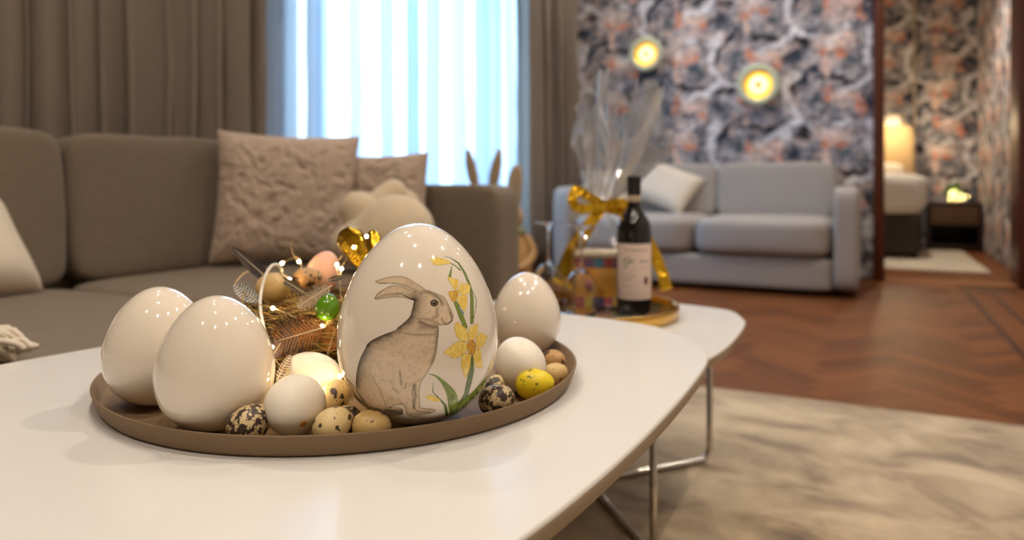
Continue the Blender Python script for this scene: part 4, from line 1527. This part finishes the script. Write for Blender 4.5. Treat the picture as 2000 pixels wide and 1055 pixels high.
part(s1, so, 'base', -1.55, 0.83, 0.155, 1.0, 2.3, 0.2, M_FABRIC, p=14, n=8)
part(s1, so, 'back_frame', -2.0, 0.83, 0.36, 0.16, 2.5, 0.6, M_FABRIC, p=14, n=10)
part(s1, so, 'arm', -1.555, 2.045, 0.35, 1.05, 0.17, 0.6, M_FABRIC, p=16, n=12)
part(s1, so, 'arm', -1.555, -0.4, 0.35, 1.05, 0.17, 0.6, M_FABRIC, p=16, n=12)
for y0, y1 in ((-0.31, 1.13), (1.14, 1.955)):
    part(s1, so, 'seat_cushion', -1.475, (y0 + y1) / 2, 0.315, 0.88, y1 - y0, 0.165, M_FABRIC, p=9, n=16, bulge=0.03, noise=0.006)
for y0, y1, sd in ((-0.30, 0.30, 1), (0.31, 1.135, 2), (1.155, 1.95, 3)):
    part(s1, so, 'back_cushion', -1.925, (y0 + y1) / 2, 0.585, 0.17, y1 - y0, 0.40, M_FABRIC, rot=(0, -0.10, 0), p=11, n=18, bulge=0.03, noise=0.02, nsc=7, seed=sd * 3.1)
for x, y in ((-1.1, -0.35), (-1.1, 2.0), (-1.98, -0.35), (-1.98, 2.0)):
    link('foot', lathe('foot', [(0, 0.0), (0.018, 0.0), (0.024, 0.06), (0, 0.06)], 16), s1, M_CHROME, Vector((x, y, 0.0)) - so)


def put_pillow(name, w, hg, t, x, y, z, rz, lean, m, label, roll=0.0, **kw):
    o = link(name, pillow(name, w, hg, t, **kw), None, m, (x, y, z))
    o.rotation_euler = Euler((lean, roll, rz), 'ZYX') if False else (Matrix.Rotation(rz, 4, 'Z') @ Matrix.Rotation(lean, 4, 'X') @ Matrix.Rotation(roll, 4, 'Y')).to_euler()
    return tag(o, label, 'pillow')


put_pillow('throw_pillow', 0.44, 0.42, 0.13, -1.625, 1.668, 0.400, 0.66, -0.16, M_PILLOW, 'larger mauve ruched pillow leaning on the sofa back cushion', roll=0.03, ruche=0.010, rsc=7, n=70)
put_pillow('throw_pillow', 0.40, 0.36, 0.11, -1.45, 1.875, 0.395, 0.06, -0.08, M_PILLOW, 'mauve ruched pillow leaning on the sofa arm behind the plush toy', ruche=0.010, rsc=7, n=70, seed=4.2)
put_pillow('throw_pillow', 0.46, 0.28, 0.16, -1.72, 0.80, 0.395, PI / 2 + 0.15, -0.6, M_CREAM, 'plain white pillow slumped on the sofa seat', n=40)

# throw blanket with fringe
me_n = 40
u = np.linspace(0, 1, me_n)
U, Vv = np.meshgrid(u, u, indexing='ij')
X = -1.50 + 0.42 * U
Y = -0.06 + 0.60 * Vv
Z = 0.404 + 0.012 * fbm(U * 6, Vv * 6, o=3) + 0.010 * np.sin(Vv * 9 + U * 3) * 0.5 + 0.006
th_root = thing('throw_blanket', 'cream knitted throw with a fringed edge lying on the sofa seat', 'blanket', (-1.29, 0.33, 0.40))
to = Vector((-1.29, 0.33, 0.40))
o = link('cloth', mesh('cloth', np.stack([X - to.x, Y - to.y, Z - to.z], -1).reshape(-1, 3), gridfaces(me_n, me_n)), th_root, M_CREAM)
md = o.modifiers.new('cloth', 'SOLIDIFY')
md.thickness = 0.008
md.offset = 0
for i in range(150):
    rv = lambda k: random.uniform(-k, k)
    if i < 90:
        p0 = Vector((-1.50 + 0.0046 * i, 0.53 + rv(.006), 0.42 + rv(.008))) - to
        dirv = Vector((rv(.25), 1, 0))
    else:      # tassels massed round the corner of the throw
        p0 = Vector((-1.10 + rv(.028), 0.525 + rv(.02), 0.425 + rv(.014))) - to
        dirv = Vector((rv(.7), 1, 0)).normalized()
    ln_ = random.uniform(0.045, 0.078)
    q = [p0, p0 + dirv * ln_ * 0.4 + Vector((rv(.006), 0, 0.012 + rv(.008))), p0 + dirv * ln_ * 0.8 + Vector((rv(.012), rv(.006), 0.004 + rv(.01))), p0 + dirv * ln_ + Vector((rv(.014), rv(.008), -0.008 + rv(.008)))]
    link('fringe', tube('fringe', smoothpath(q, 3), [0.003, 0.0036, 0.004, 0.0042, 0.0043, 0.0044, 0.0044, 0.0044, 0.0043, 0.004], 6), th_root, M_CREAM)

# plush toy: one body grown from blended balls
def blob_mesh(name, balls, thr=1.0, res=0.008, noise=0.0):
    mb = bpy.data.metaballs.new(name)
    mb.resolution = res
    mb.threshold = 0.35
    ob = bpy.data.objects.new(name, mb)
    C.objects.link(ob)
    for (x, y, z), (rx, ry, rz_), q in balls:
        e = mb.elements.new(type='ELLIPSOID')
        e.co = (x, y, z)
        mr = max(rx, ry, rz_)
        e.radius = mr * 1.45
        e.size_x, e.size_y, e.size_z = rx / mr, ry / mr, rz_ / mr
        e.rotation = q
    dg = bpy.context.evaluated_depsgraph_get()
    me = bpy.data.meshes.new_from_object(ob.evaluated_get(dg))
    bpy.data.objects.remove(ob)
    bpy.data.metaballs.remove(mb)
    me.polygons.foreach_set('use_smooth', [True] * len(me.polygons))
    return me


I4 = Euler((0, 0, 0)).to_quaternion()
pb = Vector((-1.30, 1.62, 0.42))


def lc(px, py, d):
    return tuple(at(px, py, d) - pb)


ql = lambda ax, an: Matrix.Rotation(an, 3, ax).to_quaternion()
plush = thing('plush_toy', 'cream fluffy plush lamb lying against the pillows', 'plush toy', pb)
link('body', blob_mesh('body', [((0.09, 0.04, 0.075), (0.12, 0.10, 0.085), ql('Z', 0.45)), ((0.10, 0.05, 0.12), (0.10, 0.085, 0.085), ql('Z', 0.45)), ((0.0, 0.0, 0.06), (0.08, 0.07, 0.065), I4)], res=0.012), plush, M_PLUSH)
hp_ = lc(700, 407, 2.08)
link('head', blob_mesh('head', [(hp_, (0.058, 0.055, 0.052), I4), ((hp_[0] + 0.012, hp_[1], hp_[2] - 0.04), (0.05, 0.05, 0.05), I4), ((hp_[0] + 0.02, hp_[1] + 0.02, hp_[2] - 0.11), (0.05, 0.05, 0.07), I4)], res=0.010), plush, M_PLUSH)
e0 = Vector(lc(722, 402, 2.10))
e1 = Vector(lc(768, 376, 2.14))
link('ear', blob_mesh('ear', [(tuple(e0.lerp(e1, t_)), (0.032 + 0.012 * t_, 0.03, 0.030 + 0.012 * t_), I4) for t_ in (0.0, 0.35, 0.7, 1.0)], res=0.010), plush, M_PLUSH)
e2 = Vector(lc(800, 392, 2.16))
link('ear', blob_mesh('ear', [(tuple(e1.lerp(e2, t_)), (0.03, 0.028, 0.026), I4) for t_ in (0.3, 0.65, 1.0)], res=0.010), plush, M_PLUSH)


# ------------------------------------------------------------------ standing hare figurines by the window
def hare(loc, s, rz, label, dress, ear_tilt):
    t = thing('hare_figurine', label, 'figurine', loc, rz)
    mf = mat('figurine_fur', (196, 172, 140), 0.8, var=0.15, vs=20, bump=0.3, bs=80)
    link('base', lathe('base', [(0, 0), (0.085 * s, 0), (0.085 * s, 0.02 * s), (0.075 * s, 0.03 * s), (0, 0.03 * s)], 28), t, mat('figurine_base', (150, 140, 128), 0.8, var=0.1, vs=20))
    link('dress', lathe('dress', [(0, 0.028 * s), (0.088 * s, 0.028 * s), (0.092 * s, 0.06 * s), (0.085 * s, 0.13 * s), (0.078 * s, 0.22 * s), (0.072 * s, 0.27 * s), (0.05 * s, 0.32 * s), (0.03 * s, 0.345 * s), (0, 0.35 * s)], 32), t, dress)
    link('hem', lathe('hem', [(0.089 * s, 0.03 * s), (0.1 * s, 0.034 * s), (0.098 * s, 0.066 * s), (0.09 * s, 0.07 * s)], 32, closed=True), t, mat('figurine_hem', (216, 206, 192), 0.8, var=0.05, vs=20))
    link('collar', lathe('collar', [(0.03 * s, 0.325 * s), (0.056 * s, 0.318 * s), (0.062 * s, 0.332 * s), (0.045 * s, 0.352 * s), (0.028 * s, 0.356 * s)], 28, closed=True), t, mat('green_scarf', (150, 156, 118), 0.9, var=0.2, vs=30))
    link('head', egg_mesh('head', 0.050 * s, 0.115 * s, 0.10), t, mf, (0, 0, 0.34 * s))
    link('muzzle', egg_mesh('muzzle', 0.026 * s, 0.045 * s, 0.05), t, mf, (0, -0.038 * s, 0.352 * s))
    for sg, (lx, ly) in zip((-1, 1), ear_tilt):
        b0 = Vector((sg * 0.02 * s, 0, 0.43 * s))
        tip = Vector((lx * s, ly * s, 0.62 * s))
        me = lathe('ear', [(0, 0), (0.012 * s, 0.02 * s), (0.020 * s, 0.09 * s), (0.019 * s, 0.14 * s), (0.009 * s, 0.185 * s), (0, (tip - b0).length)], 16)
        P = np.array([v.co[:] for v in me.vertices])
        P[:, 1] *= 0.45
        me.vertices.foreach_set('co', P.ravel())
        me.transform(Matrix.Translation(b0) @ Vector((0, 0, 1)).rotation_difference(tip - b0).to_matrix().to_4x4())
        link('ear', me, t, mf)
    for sg in (-1, 1):
        link('arm', tube('arm', smoothpath([(sg * 0.055 * s, -0.005 * s, 0.31 * s), (sg * 0.088 * s, -0.03 * s, 0.24 * s), (sg * 0.05 * s, -0.085 * s, 0.19 * s), (sg * 0.02 * s, -0.092 * s, 0.185 * s)], 5),
                         [0.022 * s * (1 - 0.4 * i / 15) for i in range(16)], 10), t, dress)
    link('brooch', lathe('brooch', [(0, 0.014 * s), (0.018 * s, 0.012 * s), (0.026 * s, 0.004 * s), (0.026 * s, 0.0)], 20), t, mat('figurine_brooch', (206, 196, 184), 0.7, var=0.1, vs=30), (0, -0.083 * s, 0.15 * s), (PI / 2, 0, 0))
    return t


hp1 = at(1000, 560, 3.75)
hare((hp1.x, hp1.y, 0.0), 1.22, 0.45, 'standing hare figurine in an ochre dress with upright ears between curtain and sofa arm', mat('ochre_dress', (206, 164, 110), 0.8, var=0.25, vs=18), ((0.012, 0.0), (0.03, 0.01)))
hp2 = at(945, 560, 3.30)
hare((hp2.x, hp2.y, 0.0), 1.32, 0.3, 'standing hare figurine with splayed ears showing above the sofa arm', mat('sage_dress', (150, 150, 120), 0.8, var=0.25, vs=18), ((-0.06, 0.0), (0.055, 0.01)))

# ------------------------------------------------------------------ light grey sofa at the wallpaper wall
s2o = Vector((-0.99, 4.95, 0))
s2r = thing('sofa', 'light grey two-seat sofa standing against the patterned wallpaper', 'sofa', s2o)
part(s2r, s2o, 'base', -0.99, 4.94, 0.125, 1.62, 0.95, 0.19, M_GREY, p=18, n=8)
part(s2r, s2o, 'back_frame', -0.99, 5.36, 0.40, 1.66, 0.16, 0.70, M_GREY, p=16, n=8)
for x in (-1.855, -0.125):
    part(s2r, s2o, 'arm', x, 4.925, 0.335, 0.135, 0.96, 0.60, M_GREY, p=10, n=14)
for x0, x1 in ((-1.785, -0.993), (-0.987, -0.197)):
    part(s2r, s2o, 'seat_cushion', (x0 + x1) / 2, 4.84, 0.335, x1 - x0, 0.83, 0.23, M_GREY, p=7, n=16, bulge=0.03, noise=0.006)
for x0, x1 in ((-1.785, -0.965), (-0.955, -0.197)):
    part(s2r, s2o, 'back_cushion', (x0 + x1) / 2, 5.19, 0.60, x1 - x0, 0.20, 0.38, M_GREY, rot=(-0.12, 0, 0), p=9, n=16, bulge=0.03, noise=0.008)
put_pillow('sofa_pillow', 0.42, 0.34, 0.14, -1.36, 4.97, 0.50, 0.0, -0.62, M_CREAM, 'cream pillow leaning on the grey sofa behind the wine bottle', roll=0.42, n=40)
put_pillow('sofa_pillow', 0.34, 0.32, 0.13, -1.70, 4.92, 0.452, 0.5, -0.3, M_CREAM, 'small white pillow in the corner of the grey sofa beside its arm', n=36)


# ------------------------------------------------------------------ wall lamps
M_LGLOW = mat('lit_gold_reflector', (250, 200, 90), 0.25, metal=0.9, var=0.05, vs=10, emis=(1.0, 0.52, 0.08), es=0.26)
M_LBULB = mat('lit_lamp_bulb', (255, 240, 200), 0.4, var=0.01, vs=10, emis=(1.0, 0.74, 0.34), es=0.85)
M_LRING = mat('pale_green_glass_ring', (206, 214, 186), 0.15, var=0.05, vs=10)


def wall_lamp(x, z, R, label, tilt):
    t = thing('wall_lamp', label, 'wall lamp', (x, YW - 0.002, z))
    t.rotation_euler = (PI / 2 + tilt[0], 0, tilt[1])       # lamp axis points into the room
    link('wall_plate', lathe('wall_plate', [(0, -0.004), (0.05, -0.004), (0.05, 0.012), (0.02, 0.016), (0.02, 0.06), (0, 0.06)], 32), t, M_BRASS)
    link('dish', lathe('dish', [(0.02, 0.055), (0.55 * R, 0.06), (0.9 * R, 0.085), (R, 0.115), (0.985 * R, 0.118), (0.88 * R, 0.09), (0.5 * R, 0.066), (0.02, 0.062)], 56, closed=True), t, M_BRASS)
    link('glass_ring', lathe('glass_ring', [(0.70 * R, 0.112), (0.985 * R, 0.119), (0.99 * R, 0.126), (0.70 * R, 0.126)], 56, closed=True), t, M_LRING)
    link('reflector', lathe('reflector', [(0.0, 0.074), (0.3 * R, 0.078), (0.6 * R, 0.098), (0.70 * R, 0.125), (0.68 * R, 0.126), (0.57 * R, 0.1), (0.3 * R, 0.082), (0, 0.078)], 48), t, M_LGLOW)
    link('bulb_ring', lathe('bulb_ring', [(0.16 * R, 0.084), (0.42 * R, 0.09), (0.44 * R, 0.102), (0.38 * R, 0.112), (0.2 * R, 0.112), (0.15 * R, 0.1)], 40, closed=True), t, M_LBULB)
    link('finial', lathe('finial', [(0.0, 0.08), (0.13 * R, 0.08), (0.13 * R, 0.125), (0.05 * R, 0.135), (0, 0.136)], 20), t, M_BRASS)


wall_lamp(-1.556, 1.66, 0.135, 'smaller round brass wall lamp on the wallpaper near the curtain', (0.0, 0.0))
wall_lamp(-0.725, 1.37, 0.150, 'larger round brass wall lamp glowing above the grey sofa', (0.0, 0.0))

# ------------------------------------------------------------------ bedroom through the doorway
bd = thing('bed', 'box spring bed with dark base and white duvet beyond the doorway', 'bed', (-0.5, 7.7, 0))
bo = Vector((-0.5, 7.7, 0))
part(bd, bo, 'box_base', -0.52, 7.72, 0.225, 1.86, 1.5, 0.35, M_DARK, p=16, n=8)
part(bd, bo, 'mattress', -0.52, 7.72, 0.47, 1.84, 1.48, 0.16, M_CREAM, p=14, n=8)
part(bd, bo, 'duvet', -0.51, 7.60, 0.585, 1.92, 1.32, 0.33, mat('white_duvet', (240, 234, 224), 0.95, var=0.04, vs=12, bump=0.2, bs=30), p=7, n=16, noise=0.05, nsc=5)
part(bd, bo, 'headboard', -0.52, 8.50, 0.66, 1.85, 0.12, 1.22, mat('beige_headboard', (186, 160, 118), 0.9, var=0.1, vs=30, bump=0.2, bs=300), p=20, n=8)
part(bd, bo, 'pillow', 0.02, 8.28, 0.74, 0.6, 0.2, 0.26, M_CREAM, p=4, n=12, noise=0.03)
for x in (-1.35, 0.33):
    for y in (7.1, 8.35):
        link('foot', box('foot', (x - 0.03, y - 0.03, 0.011), (x + 0.03, y + 0.03, 0.06)), bd, M_DARK, -bo)
ns = thing('nightstand', 'dark brown nightstand with one drawer between bed and wallpaper', 'nightstand', (0.73, 8.35, 0))
no = Vector((0.73, 8.35, 0))
M_NS = mat('dark_walnut', (58, 42, 34), 0.5, var=0.2, vs=8, vstretch=(1, 8, 1))
for n_, lo, hi in (('top_panel', (0.505, 8.13, 0.44), (0.955, 8.57, 0.47)), ('side_panel', (0.505, 8.14, 0.0), (0.53, 8.57, 0.44)), ('side_panel', (0.93, 8.14, 0.0), (0.955, 8.57, 0.44)),
                   ('back_panel', (0.53, 8.54, 0.0), (0.93, 8.57, 0.44)), ('bottom_panel', (0.53, 8.15, 0.03), (0.93, 8.54, 0.055)), ('shelf', (0.53, 8.15, 0.235), (0.93, 8.54, 0.255))):
    link(n_, box(n_, Vector(lo) - no, Vector(hi) - no, 0.002), ns, M_NS)
dw = link('drawer', box('drawer', Vector((0.533, 8.135, 0.26)) - no, Vector((0.927, 8.5, 0.436)) - no, 0.002), ns, mat('walnut_drawer', (104, 76, 54), 0.5, var=0.2, vs=8, vstretch=(1, 8, 1)))
link('knob', lathe('knob', [(0, 0), (0.008, 0), (0.008, 0.012), (0.014, 0.018), (0, 0.022)], 16), dw, M_BRASS, Vector((0.73, 8.134, 0.35)) - no, (PI / 2, 0, 0))
pp = Vector((0.735, 8.33, 0.47))
pt = thing('potted_plant', 'small green plant wound with fairy lights on the nightstand', 'plant', pp)
link('pot', lathe('pot', [(0, 0), (0.045, 0), (0.06, 0.07), (0.056, 0.07), (0.045, 0.06), (0, 0.06)], 28), pt, mat('pale_pot', (206, 196, 176), 0.6, var=0.05, vs=20))
lm = mat('plant_leaf', (96, 148, 46), 0.5, var=0.3, vs=20)
lf = mesh('leaf', [(0, 0, 0), (0.017, 0.03, 0.006), (0.02, 0.055, 0.002), (0, 0.1, -0.012), (-0.02, 0.055, 0.002), (-0.017, 0.03, 0.006), (0, 0.05, -0.004)],
          [(0, 1, 6), (1, 2, 6), (2, 3, 6), (3, 4, 6), (4, 5, 6), (5, 0, 6)])
lf.materials.append(lm)
for i in range(34):
    a = random.uniform(0, 2 * PI)
    e = random.uniform(-0.1, 1.3)
    o = link('leaf', lf, pt, loc=(0.02 * math.cos(a), 0.02 * math.sin(a), random.uniform(0.06, 0.10)), rot=(e, 0, a))
    o.scale = (1.3, random.uniform(0.9, 1.7), 1.3)
bl2 = bulb.copy()
bl2.materials.clear()
bl2.materials.append(mat('plant_light_bulb', (255, 225, 150), 0.3, var=0.02, vs=20, emis=(1.0, 0.78, 0.28), es=40))
for i in range(18):
    a = random.uniform(0, 2 * PI)
    q = random.uniform(0.02, 0.11) if i else 0.17
    o = link('bulb', bl2, pt, loc=(q * math.cos(a) + (0.02 if i else -0.15), -0.05 - 0.05 * random.random(), random.uniform(0.01, 0.2 - q)))
    o.scale = (1.25, 1.25, 1.25)
bl = thing('bedside_lamp', 'lit drum lamp mounted above the beige headboard', 'lamp', (0.2, 8.45, 1.29))
link('arm', tube('arm', [(0, 0.15, 0.06), (0, 0.05, 0.06), (0, 0, 0.05)], 0.008, 10), bl, M_BRASS)
link('shade', lathe('shade', [(0.128, -0.02), (0.132, -0.02), (0.132, 0.10), (0.128, 0.10)], 40, closed=True), bl, sheet_mat('lamp_shade_gauze', (176, 168, 156), 0.25, 0.35))
link('bulb', lathe('bulb', [(0, -0.012), (0.10, -0.012), (0.11, 0.0), (0.10, 0.015), (0, 0.018)], 32), bl, mat('bedside_bulb', (255, 236, 200), 0.4, var=0.01, vs=10, emis=(1.0, 0.8, 0.5), es=1.0))
ld = bpy.data.lights.new('bedside_light', 'POINT')
ld.energy = 5.0
ld.color = (1.0, 0.76, 0.46)
ld.shadow_soft_size = 0.05
lo = bpy.data.objects.new('bedside_light', ld)
C.objects.link(lo)
lo.parent = bl
lo.location = (0, -0.26, -0.08)

# ------------------------------------------------------------------ ceiling downlights
M_LENS = mat('downlight_lens', (255, 244, 224), 0.4, var=0.01, vs=10, emis=WARM, es=30)
M_TRIM = mat('downlight_trim', (220, 216, 210), 0.4, var=0.02, vs=10)


def downlight(x, y, power, label, group):
    t = thing('downlight', label, 'ceiling light', (x, y, CEIL), group=group)
    link('trim_ring', lathe('trim_ring', [(0.04, -0.001), (0.055, -0.001), (0.055, -0.006), (0.04, -0.008)], 28, closed=True), t, M_TRIM)
    link('lens', lathe('lens', [(0, -0.001), (0.0395, -0.001), (0.0395, -0.004), (0, -0.004)], 24), t, M_LENS)
    ld = bpy.data.lights.new('downlight_beam', 'SPOT')
    ld.energy = power
    ld.color = WARM
    ld.spot_size = math.radians(125)
    ld.spot_blend = 0.8
    ld.shadow_soft_size = 0.035
    o = bpy.data.objects.new('downlight_beam', ld)
    C.objects.link(o)
    o.parent = t
    o.location = (0, 0, -0.045)


for x, y, p in DOWN:  # the two lamps added to brighten the curtains share this label
    downlight(x, y, p, 'recessed round downlight in the living room ceiling', 'living room downlights')
downlight(0.3, 6.9, 48, 'recessed round downlight in the bedroom ceiling', None)
